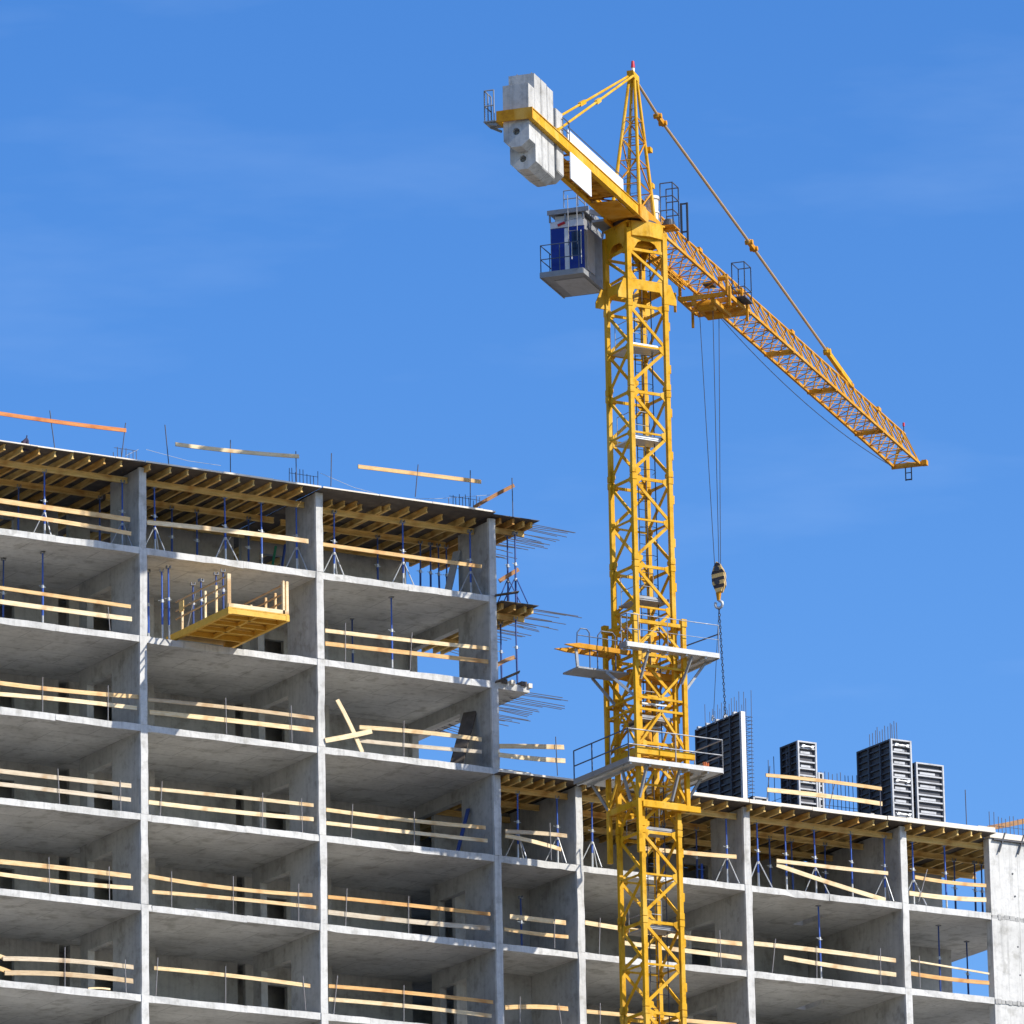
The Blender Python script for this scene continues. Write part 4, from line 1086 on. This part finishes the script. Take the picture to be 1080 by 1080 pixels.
# trolley winch beam bundle below the root of the jib, and the black twin mast
rb = MB()
for n, z in ((-.52, -.16), (-.40, -.2), (-.6, -.24), (-.46, -.3)): rb.bar(Wp(.6, n, JBZ(1)+z), Wp(6.9, n, JBZ(7)+z), .05, .05)
for s in [x*.6+.9 for x in range(10)]: rb.bar(Wp(s, -.62, JBZ(s)-.22), Wp(s, -.38, JBZ(s)-.22), .03, .1)
cpart(rb, 'trolley_rail_bundle', 'orange', jib)
pm = MB()
for n in (-.1, .12): pm.bar(Wp(5.6, n, JT(4)-.1), Wp(5.6, n, JT(4)+1.3), .07, .07)
for z in (.25, 1.27): pm.bar(Wp(5.6, -.1, JT(4)+z), Wp(5.6, .12, JT(4)+z), .04, .05)
cpart(pm, 'twin_pole', 'dark', jib)
# trolley
tr = MB(); ts = 8.45
for n in (-.86, .86):
    sbox(tr, ts-1.0, ts+1.05, n-.05, n+.05, 26.78, 26.92)
    for s in (ts-.85, ts+.85): sbox(tr, s-.05, s+.05, n-.045, n+.045, 26.92, 27.55); tr.tube(Wp(s, n*.64, 27.42), Wp(s, n, 27.42), .09, 10)
for s in (ts-.95, ts-.3, ts+.35, ts+1.0): sbox(tr, s-.05, s+.05, -.81, .81, 26.72, 26.88)
sbox(tr, ts-.95, ts+1.0, -.42, -.3, 26.55, 26.72); sbox(tr, ts-.95, ts+1.0, .3, .42, 26.55, 26.72)
for s in (ts-.5, ts+.5): tr.tube(Wp(s, -.3, 26.6), Wp(s, .3, 26.6), .2, 16)
for s in (ts-1.0, ts+1.0):
    for n in (-1.0, 1.0): sbox(tr, s-.04, s+.04, n-.04, n+.04, 26.35, 27.05)
trl = cpart(tr, 'trolley', 'orange')
bk = MB(); sbox(bk, ts+.2, ts+1.0, .7, 1.2, 27.0, 27.04)
railing([Wp(ts+.22, .72, 27.04), Wp(ts+.22, 1.18, 27.04), Wp(ts+.98, 1.18, 27.04), Wp(ts+.98, .72, 27.04), Wp(ts+.22, .72, 27.04)], 1.25, 1, .02, (.28,), mb=bk)
cpart(bk, 'inspection_basket', 'rail', trl)
pn = MB(); sbox(pn, ts+.1, ts+1.0, .7, 1.22, 26.96, 26.998); sbox(pn, ts-.6, ts-.1, -.1, .25, 27.35, 27.45); cpart(pn, 'basket_floor', 'dark', trl)
HZ = 17.15; HP = Wp(8.4, 0, 0)
rp = MB()
for s, n, ds in ((-.5, -.28, -.08), (-.45, .2, -.05), (.5, .12, .16)):
    rp.tube(Wp(ts+s, n, 26.6), Wp(8.4+ds*1.2, n*.3, HZ+.15), .013, 5)
cpart(rp, 'hoist_rope', 'dark')
sg = MB(); pts = [Wp(10+22*k_/16, -.45, JBZ(10+22*k_/16)-.12-1.0*4*(k_/16)*(1-k_/16)*.5) for k_ in range(17)]; sg.path(pts, .014, 5); cpart(sg, 'trolley_rope', 'dark')
# root platform beside the cathead
rt = MB(); sbox(rt, .9, 1.6, .62, 1.12, 27.3, 27.34); rt.bar(Wp(1.2, .5, 27.25), Wp(1.2, 1.1, 27.28), .06, .06)
cpart(rt, 'root_platform', 'orange')
rt = railing([Wp(.92, .66, 27.34), Wp(.92, 1.1, 27.34), Wp(1.58, 1.1, 27.34), Wp(1.58, .66, 27.34)], 1.5, 1, .022, (.35, .68)); cpart(rt, 'root_platform_railing', 'rail')
dr = MB(); dr.tube(Wp(.95, .36, 27.45), Wp(.95, .36, 28.3), .22, 16); dr.tube(Wp(.95, .36, 28.3), Wp(.95, .36, 28.4), .26, 16); dr.tube(Wp(.95, .36, 27.8), Wp(.95, .36, 27.86), .25, 16); cpart(dr, 'slewing_motor', 'white')
dr = MB(); dr.tube(Wp(1.2, .86, 27.36), Wp(1.2, .86, 27.6), .26, 16, .16); dr.tube(Wp(.85, .5, 27.46), Wp(1.4, .5, 27.46), .1, 10); cpart(dr, 'gear_housing', 'dark')

# --- operator's cab
cz0, cz1 = 25.32, 27.25; cs0, cs1, cn0, cn1 = -1.15, .85, -2.62, -1.38
cb = MB(); sbox(cb, cs0, cs1, cn0, cn1, cz0, cz1)
cab = cpart(cb, 'operator_cab', 'greysteel', bevel=.03)
d_ = MB(); sbox(d_, cs0+.15, cs0+.95, cn1+.002, cn1+.02, cz0+.15, cz1-.3); cpart(d_, 'side_panel', 'formrib', cab)
fl = MB(); sbox(fl, cs0-.42, cs1+.05, cn0-.22, cn1+.03, cz0-.12, cz0-.004); sbox(fl, cs0-.44, cs0-.40, cn0-.24, cn1+.05, cz0-.15, cz0+.04); sbox(fl, cs0-.42, cs1+.07, cn1+.03, cn1+.07, cz0-.15, cz0+.03); sbox(fl, cs0-.42, cs1+.07, cn0-.26, cn0-.22, cz0-.15, cz0+.03)
cpart(fl, 'cab_floor', 'greysteel', cab)
fl = MB(); sbox(fl, cs0+.1, cs1-.1, cn0+.1, cn1-.08, cz0-.15, cz0-.122); cpart(fl, 'floor_hatch', 'formrib', cab)
for n0, n1, mt, nm in ((cn0+.04, cn0+.53, 'cabblue', 'rear_panel'), (cn0+.69, cn1-.02, 'cabblue', 'cab_door')):
    d_ = MB(); sbox(d_, cs0-.028, cs0-.002, n0, n1, cz0+.03, cz1-.27); cpart(d_, nm, mt, cab)
d_ = MB(); sbox(d_, cs0-.034, cs0-.029, cn0+.78, cn1-.14, cz0+.62, cz1-.44); cpart(d_, 'door_window', 'glass', cab)
d_ = MB(); sbox(d_, cs0-.03, cs0-.002, cn0+.52, cn0+.68, cz0+.03, cz1-.3); sbox(d_, cs0-.026, cs0-.002, cn0+.02, cn1-.02, cz1-.25, cz1-.02); cpart(d_, 'rear_frame', 'white', cab)
d_ = MB(); d_.tube(Wp(cs0-.06, cn0+.3, cz1-.17), Wp(cs0-.06, cn0+.55, cz1-.09), .045, 8); cpart(d_, 'red_canister', 'red', cab)
d_ = MB(); d_.tube(Wp(cs0-.06, cn0+.78, cz0+.5), Wp(cs0-.06, cn0+.78, cz0+1.1), .015, 5); d_.tube(Wp(cs0-.06, cn1-.12, cz0+.3), Wp(cs0-.06, cn1-.12, cz0+1.5), .015, 5); cpart(d_, 'door_handle', 'steel', cab)
d_ = MB(); sbox(d_, cs1-.3, cs1+.012, cn0+.1, cn1-.1, cz0+.7, cz1-.2); sbox(d_, cs0+.5, cs1-.1, cn0-.012, cn0+.1, cz0+.9, cz1-.2); cpart(d_, 'cab_window', 'glass', cab)
d_ = MB(); sbox(d_, cs0-.12, cs1+.04, cn0-.02, cn1+.04, cz1+.26, cz1+.30); sbox(d_, cs0-.16, cs0-.121, cn0-.04, cn1+.2, cz1+.2, cz1+.36); sbox(d_, cs0-.12, cs1+.06, cn1+.041, cn1+.09, cz1+.18, cz1+.36)
for s in (cs0-.08, cs0+.75, cs1):
    for n in (cn0+.03, cn0+.58, cn1-.02): d_.bar(Wp(s, n, cz1-.05), Wp(s, n, cz1+.255), .06, .06)
cpart(d_, 'roof_frame', 'greysteel', cab)
d_ = MB(); sbox(d_, cs0+.1, cs1-.1, cn0+.15, cn1-.15, cz1-.01, cz1+.2); cpart(d_, 'cooling_unit', 'white', cab)
d_ = MB()
for s in (cs0+.3, cs1-.2): d_.bar(Wp(s, cn1+.1, cz1+.3), Wp(s, -.62, 27.3), .1, .16)
sbox(d_, cs0+.2, cs1-.1, cn1+.19, -.64, 27.12, 27.2)
cpart(d_, 'cab_bracket', 'greysteel', cab)
d_ = railing([Wp(cs0-.4, cn0-.22, cz0), Wp(cs0-.4, cn1-.1, cz0)], 1.0, 2, .018); railing([Wp(cs0-.4, cn0-.22, cz0), Wp(cs1-.5, cn0-.22, cz0)], 1.0, 2, .018, mb=d_)
cpart(d_, 'balcony_railing', 'rail', cab)
d_ = railing([Wp(cs0-.25, cn0+.6, cz1+.36), Wp(cs0-.25, cn0+1.1, cz1+.36), Wp(cs0+.5, cn0+1.1, cz1+.36)], .6, 1, .02)
for n in (cn0+.78, cn0+1.1): d_.tube(Wp(cs0-.38, n, cz0+.9), Wp(cs0-.38, n, cz1+.75), .015, 5)
for k_ in range(4): d_.tube(Wp(cs0-.38, cn0+.78, cz0+1.0+.4*k_), Wp(cs0-.38, cn0+1.1, cz0+1.0+.4*k_), .012, 4)
cpart(d_, 'roof_railing', 'greysteel', cab)

# --- climbing frame with its platforms
CHW = .945
cf = MB()
zlo, zhi = 5.0, 13.15
for i in range(4):
    a = lambda z: mast_pt(i, z, CHW); b_ = lambda z: mast_pt(i+1, z, CHW)
    nr = ((a(0)+b_(0))/2-Vector((CX, CY, 0))).normalized().cross(Vector((0, 0, 1)))
    for z in (12.95, 8.5, 6.75): cf.bar(a(z), b_(z), .1, .12 if z > 9 else .2)
    for z in (11.45, 10.35, 9.95): cf.bar(a(z), b_(z), .05, .08)
    for za, zb in ((12.9, 11.95), (9.9, 8.65), (8.4, 6.85)):
        m2 = (a(za)+b_(za))/2; cf.bar(a(zb), m2, .05, .08, nr); cf.bar(m2, b_(zb), .05, .08, nr)
    m2 = (a(10.4)+b_(10.4))/2
    cf.bar(m2, a(11.4), .05, .08, nr); cf.bar(m2, b_(11.4), .05, .08, nr)
cfo = cpart(cf, 'climbing_frame', 'yellow')
for i in range(4):
    zz = 5.05 if i in (0, 3) else 6.6
    l_ = MB(); l_.bar(mast_pt(i, zz, CHW), mast_pt(i, zhi, CHW), .15, .15, (0, 1, 0)); c_ = mast_pt(i, zhi, CHW); l_.box((c_.x-.1, c_.y-.1, zhi-.22), (c_.x+.1, c_.y+.1, zhi+.05)); cpart(l_, 'frame_post', 'yellow', cfo, bevel=.01)
l_ = MB(); l_.bar((CX-CHW-.1, CY-CHW-.03, 8.5), (CX+CHW+.28, CY-CHW-.03, 8.5), .16, .22); cpart(l_, 'support_beam', 'yellow', cfo, bevel=.01); l_ = MB(); l_.bar((CX-CHW+.1, CY-CHW-.03, 6.7), (CX+CHW+.45, CY-CHW-.03, 6.7), .16, .2); cpart(l_, 'support_beam', 'yellow', cfo, bevel=.01)
# hydraulic ram and clutter inside the frame
l_ = MB(); l_.tube((CX-.1, CY-.3, 8.6), (CX-.1, CY-.3, 10.4), .11, 12); l_.tube((CX-.1, CY-.3, 10.4), (CX-.1, CY-.3, 11.3), .06, 10); l_.bar((CX-.85, CY-.3, 11.3), (CX+.85, CY-.3, 11.3), .2, .25); l_.bar((CX-.85, CY-.3, 8.6), (CX+.85, CY-.3, 8.6), .2, .25)
for s_ in (-.7, .7): l_.bar((CX+s_, CY-.8, 10.9), (CX+s_, CY+.8, 11.5), .12, .2)
cpart(l_, 'climbing_ram', 'orange', cfo)
l_ = MB(); l_.box((CX-.5, CY-.15, 9.55), (CX+.55, CY+.5, 9.62)); l_.box((CX-.1, CY, 9.62), (CX+.4, CY+.4, 9.95)); l_.box((CX-.6, CY-.7, 10.2), (CX+.5, CY-.62, 10.25)); cpart(l_, 'pump_unit', 'steel', cfo)
def ring_deck(z, x0, x1, y0, y1, hole):
    m_ = MB(); hx0, hx1, hy0, hy1 = hole
    for a, b_ in (((x0, y0), (x1, hy0)), ((x0, hy1), (x1, y1)), ((x0, hy0), (hx0, hy1)), ((hx1, hy0), (x1, hy1))): m_.box((*a, z-.06), (*b_, z))
    return m_
def ribs(m_, x0, x1, y0, y1, z, dx):
    x = x0+.1
    while x < x1: m_.box((x-.03, y0+.03, z-.14), (x+.03, y1-.03, z-.061)); x += dx
# lower ring platform
LZ = 8.0; x0, x1, y0, y1 = 14.74, 18.40, -6.42, -2.95; hole = (CX-1.06, CX+1.06, CY-1.06, CY+1.06)
d_ = ring_deck(LZ, x0, x1, y0, y1, hole); ribs(d_, x0, x1, y0, hole[2], LZ, .75); ribs(d_, x0, hole[0], hole[2], y1, LZ, .4); ribs(d_, hole[1], x1, hole[2], y1, LZ, .45)
low = cpart(d_, 'climbing_platform', 'steel', cfo)
t_ = MB(); t_.box((x0, y0-.03, LZ-.08), (x1, y0-.002, LZ+.08)); cpart(t_, 'toe_board', 'toe', low)
t_ = MB(); t_.box((x1+.002, y0, LZ-.1), (x1+.03, y1, LZ+.08)); cpart(t_, 'side_channel', 'greysteel', low); t_ = MB(); t_.box((x0-.03, y0, LZ-.1), (x0-.002, y1, LZ+.08)); cpart(t_, 'side_channel', 'greysteel', low)
t_ = railing([(x0, y1, LZ), (x0, y0, LZ)], 1.05, 3, .024); cpart(t_, 'platform_railing', 'rail', low)
t_ = railing([(x0, y0, LZ), (x1, y0, LZ), (x1, y1, LZ)], 1.05, [2, 2], .024); cpart(t_, 'platform_railing', 'greysteel', low)
t_ = MB()
for xa, xb, ya in ((x0+.35, CX-1.0, y0+1.0), (x0+.5, CX-1.0, y1-.3), (x1-.3, CX+1.0, y0+.9), (x1-.3, CX+1.0, y1-.4)): cpart(MB().bar((xa, ya, LZ-.1), (xb, max(min(ya, CY+.9), CY-.9), LZ-1.15), .07, .09), 'platform_strut', 'greysteel', low)
for xx in (x0+.8, x1-1.6): cpart(MB().bar((xx, y0+.15, LZ-.1), (xx-.1, CY-1.0, LZ-1.1), .07, .09), 'platform_strut', 'greysteel', low)
# upper platform, front and right
UZ = 11.95; x0, x1, y0, y1 = 14.80, 18.40, -6.38, -3.85
d_ = MB(); d_.box((x0, y0, UZ-.06), (x1, CY-1.06, UZ)); d_.box((CX+1.06, CY-1.06, UZ-.06), (x1, y1, UZ)); ribs(d_, x0, x1, y0, CY-1.06, UZ, .75); ribs(d_, CX+1.06, x1, CY-1.06, y1, UZ, .4)
upo = cpart(d_, 'climbing_platform', 'steel', cfo)
t_ = MB(); t_.box((x0, y0-.03, UZ-.08), (x1, y0-.002, UZ+.08)); cpart(t_, 'toe_board', 'toe', upo)
t_ = MB(); t_.box((x1+.002, y0, UZ-.1), (x1+.03, y1, UZ+.1)); cpart(t_, 'side_channel', 'greysteel', upo); t_ = MB(); t_.box((x0-.03, y0, UZ-.1), (x0-.002, CY-1.06, UZ+.1)); cpart(t_, 'side_channel', 'greysteel', upo)
t_ = railing([(x0+.02, CY-1.1, UZ), (x0+.02, y0, UZ), (x0+.45, y0, UZ)], 1.05, [1, 1], .02); t_.path([(x0+.45, y0, UZ+1.05), (x1, y0, UZ+1.05)], .016); t_.path([(x0+.45, y0, UZ+.55), (x1, y0, UZ+.55)], .01)
for x in (x0+1.6, x1): t_.tube((x, y0, UZ), (x, y0, UZ+1.05), .016)
cpart(t_, 'platform_railing', 'greysteel', upo)
t_ = MB(); t_.path([(x1, y0, UZ+.75), (x1, y1, UZ+.85)], .025); t_.tube((x1, y1, UZ), (x1, y1, UZ+.85), .022); cpart(t_, 'platform_railing', 'rail', upo)
t_ = MB()
for ya in (y0+.6, y1-.2): cpart(MB().bar((x1-.15, ya, UZ-.1), (CX+1.0, max(ya, CY-.9), UZ-1.2), .06, .08), 'platform_strut', 'greysteel', upo)
cpart(MB().bar((x1-1.0, y0+.1, UZ-.1), (x1-1.2, CY-1.0, UZ-1.0), .06, .08), 'platform_strut', 'greysteel', upo); cpart(MB().bar((x0+.9, y0+.1, UZ-.1), (x0+.8, CY-1.0, UZ-1.0), .06, .08), 'platform_strut', 'greysteel', upo)
# section tray with monorail on the left
t_ = MB()
for y in (CY-.55, CY+.1): t_.prism([(12.95, y-.05, 11.93), (13.5, y-.05, 12.03), (15.5, y-.05, 12.0), (15.5, y-.05, 11.84), (13.4, y-.05, 11.87)], (0, .1, 0))
for x in (13.5, 14.0, 14.5, 15.0): t_.box((x-.05, CY-.5, 11.85), (x+.05, CY+.05, 11.95))
tray = cpart(t_, 'feeding_tray', 'orange', cfo)
t_ = MB(); t_.box((13.5, CY-.5, 11.2), (15.45, CY+.5, 11.26)); t_.bar((13.5, CY-.45, 11.24), (13.45, CY-.45, 11.85), .07, .09); t_.bar((14.6, CY-.45, 11.2), (15.45, CY-.9, 10.35), .06, .09); t_.bar((14.6, CY+.45, 11.2), (15.45, CY+.4, 10.35), .06, .09); cpart(t_, 'tray_walkway', 'greysteel', tray)
t_ = MB()
for a, b_ in (((13.45, CY-.5), (13.95, CY-.5)), ((14.25, CY-.5), (14.95, CY-.5))):
    t_.path([Vector((a[0], a[1], 11.9)), Vector((a[0]+.03, a[1], 12.4)), Vector((a[0]+.16, a[1], 12.56)), Vector((b_[0]-.1, b_[1], 12.56)), Vector((b_[0], b_[1], 12.45)), Vector((b_[0], b_[1], 11.25))], .022)
t_.path([Vector((13.5, CY-.5, 12.32)), Vector((15.2, CY-.5, 12.3))], .018); t_.tube((14.25, CY-.5, 11.25), (14.25, CY-.5, 12.0), .022); t_.tube((13.95, CY-.5, 11.25), (13.95, CY-.5, 12.0), .018)
cpart(t_, 'platform_railing', 'rail', tray)
# bundle on the lower platform
q = Vector((18.0, -6.0, 8.01))+SH
m_ = MB()
for i in range(7):
    a = i*.9; m_.tube(q+Vector((.09*math.cos(a), .06*math.sin(a), 0)), q+Vector((.11*math.sin(a*1.7), .05*math.cos(a), .32)), .05, 6, .03)
tag(m_.build('cloth_bundle', M['orangecloth'], None, tuple(q)), 'small orange bundle standing on the lower climbing platform', 'bundle')

# --- hook block and chain sling
hc = Wp(8.4, 0, HZ)+SH
hb = empty('hook_block', tuple(hc), 'striped crane hook block hanging on ropes right of the mast', 'hook block')
ho = tuple(hc)
m_ = MB(); prof = [(-.13, .12), (-.02, .3), (.1, .22), (.27, -.1), (.27, -.55), (.14, -.78), (-.06, -.82), (-.2, -.5), (-.22, -.15)]
m_.prism([hc+ev*(.0)+nv*a*.95-ev*.13+Vector((0, 0, z)) for a, z in prof], ev*.26)
m_.build('striped_casing', M['stripe'], hb, ho, bevel=.02)
m_ = MB(); m_.tube(hc+Vector((0, 0, .02))-ev*.16, hc+Vector((0, 0, .02))+ev*.16, .1, 12); m_.tube(hc+Vector((0, 0, -.45))-ev*.16, hc+Vector((0, 0, -.45))+ev*.16, .1, 12); m_.build('sheave_pin', M['dark'], hb, ho)
m_ = MB(); m_.tube(hc+Vector((0, 0, -.8)), hc+Vector((0, 0, -1.08)), .1, 10, .06); m_.build('swivel', M['orange'], hb, ho)
m_ = MB(); pts = [hc+nv*(.13*math.sin(t_))+Vector((0, 0, -1.22+.13*math.cos(t_))) for t_ in [k_*math.pi/7 for k_ in range(0, 13)]]; m_.path(pts, .05, 8); m_.build('hook', M['steel'], hb, ho)
topc = hc+Vector((0, 0, -1.3))
def chain(p, q, r):
    m_ = MB(); p = Vector(p); q = Vector(q); d = q-p; n = int(d.length/.11); sx = d.orthogonal().normalized(); sy = d.normalized().cross(sx)
    for i in range(n):
        a = p+d*(i/n); b_ = p+d*((i+1.25)/n); w = (sx if i % 2 else sy)*.03
        m_.path([a, a.lerp(b_, .3)+w, a.lerp(b_, .7)+w, b_, a.lerp(b_, .7)-w, a.lerp(b_, .3)-w, a], r, 4)
    return m_
e1top = [Vector((23.27, .95, 12.12)), Vector((23.27, 1.75, 12.12)), Vector((23.27, .6, 12.12))]
sl = empty('chain_sling', tuple(topc), 'dark chain sling hanging from the hook down to the wall panel', 'chain sling')
chain(topc, e1top[0], .016).build('chain', M['dark'], sl, tuple(topc))
MB().tube(topc, e1top[1], .011, 5).build('sling_leg', M['dark'], sl, tuple(topc))
m_ = MB(); m_.path([e1top[1]+Vector((0, -.05, .1)), e1top[1]+Vector((0, .05, .22)), e1top[1]+Vector((0, .08, .05))], .03, 6); m_.path([e1top[0]+Vector((0, -.05, -.02)), e1top[0]+Vector((0, .06, .15)), e1top[0]+Vector((0, .1, .0))], .03, 6); m_.build('sling_hook', M['steel'], sl, tuple(topc))
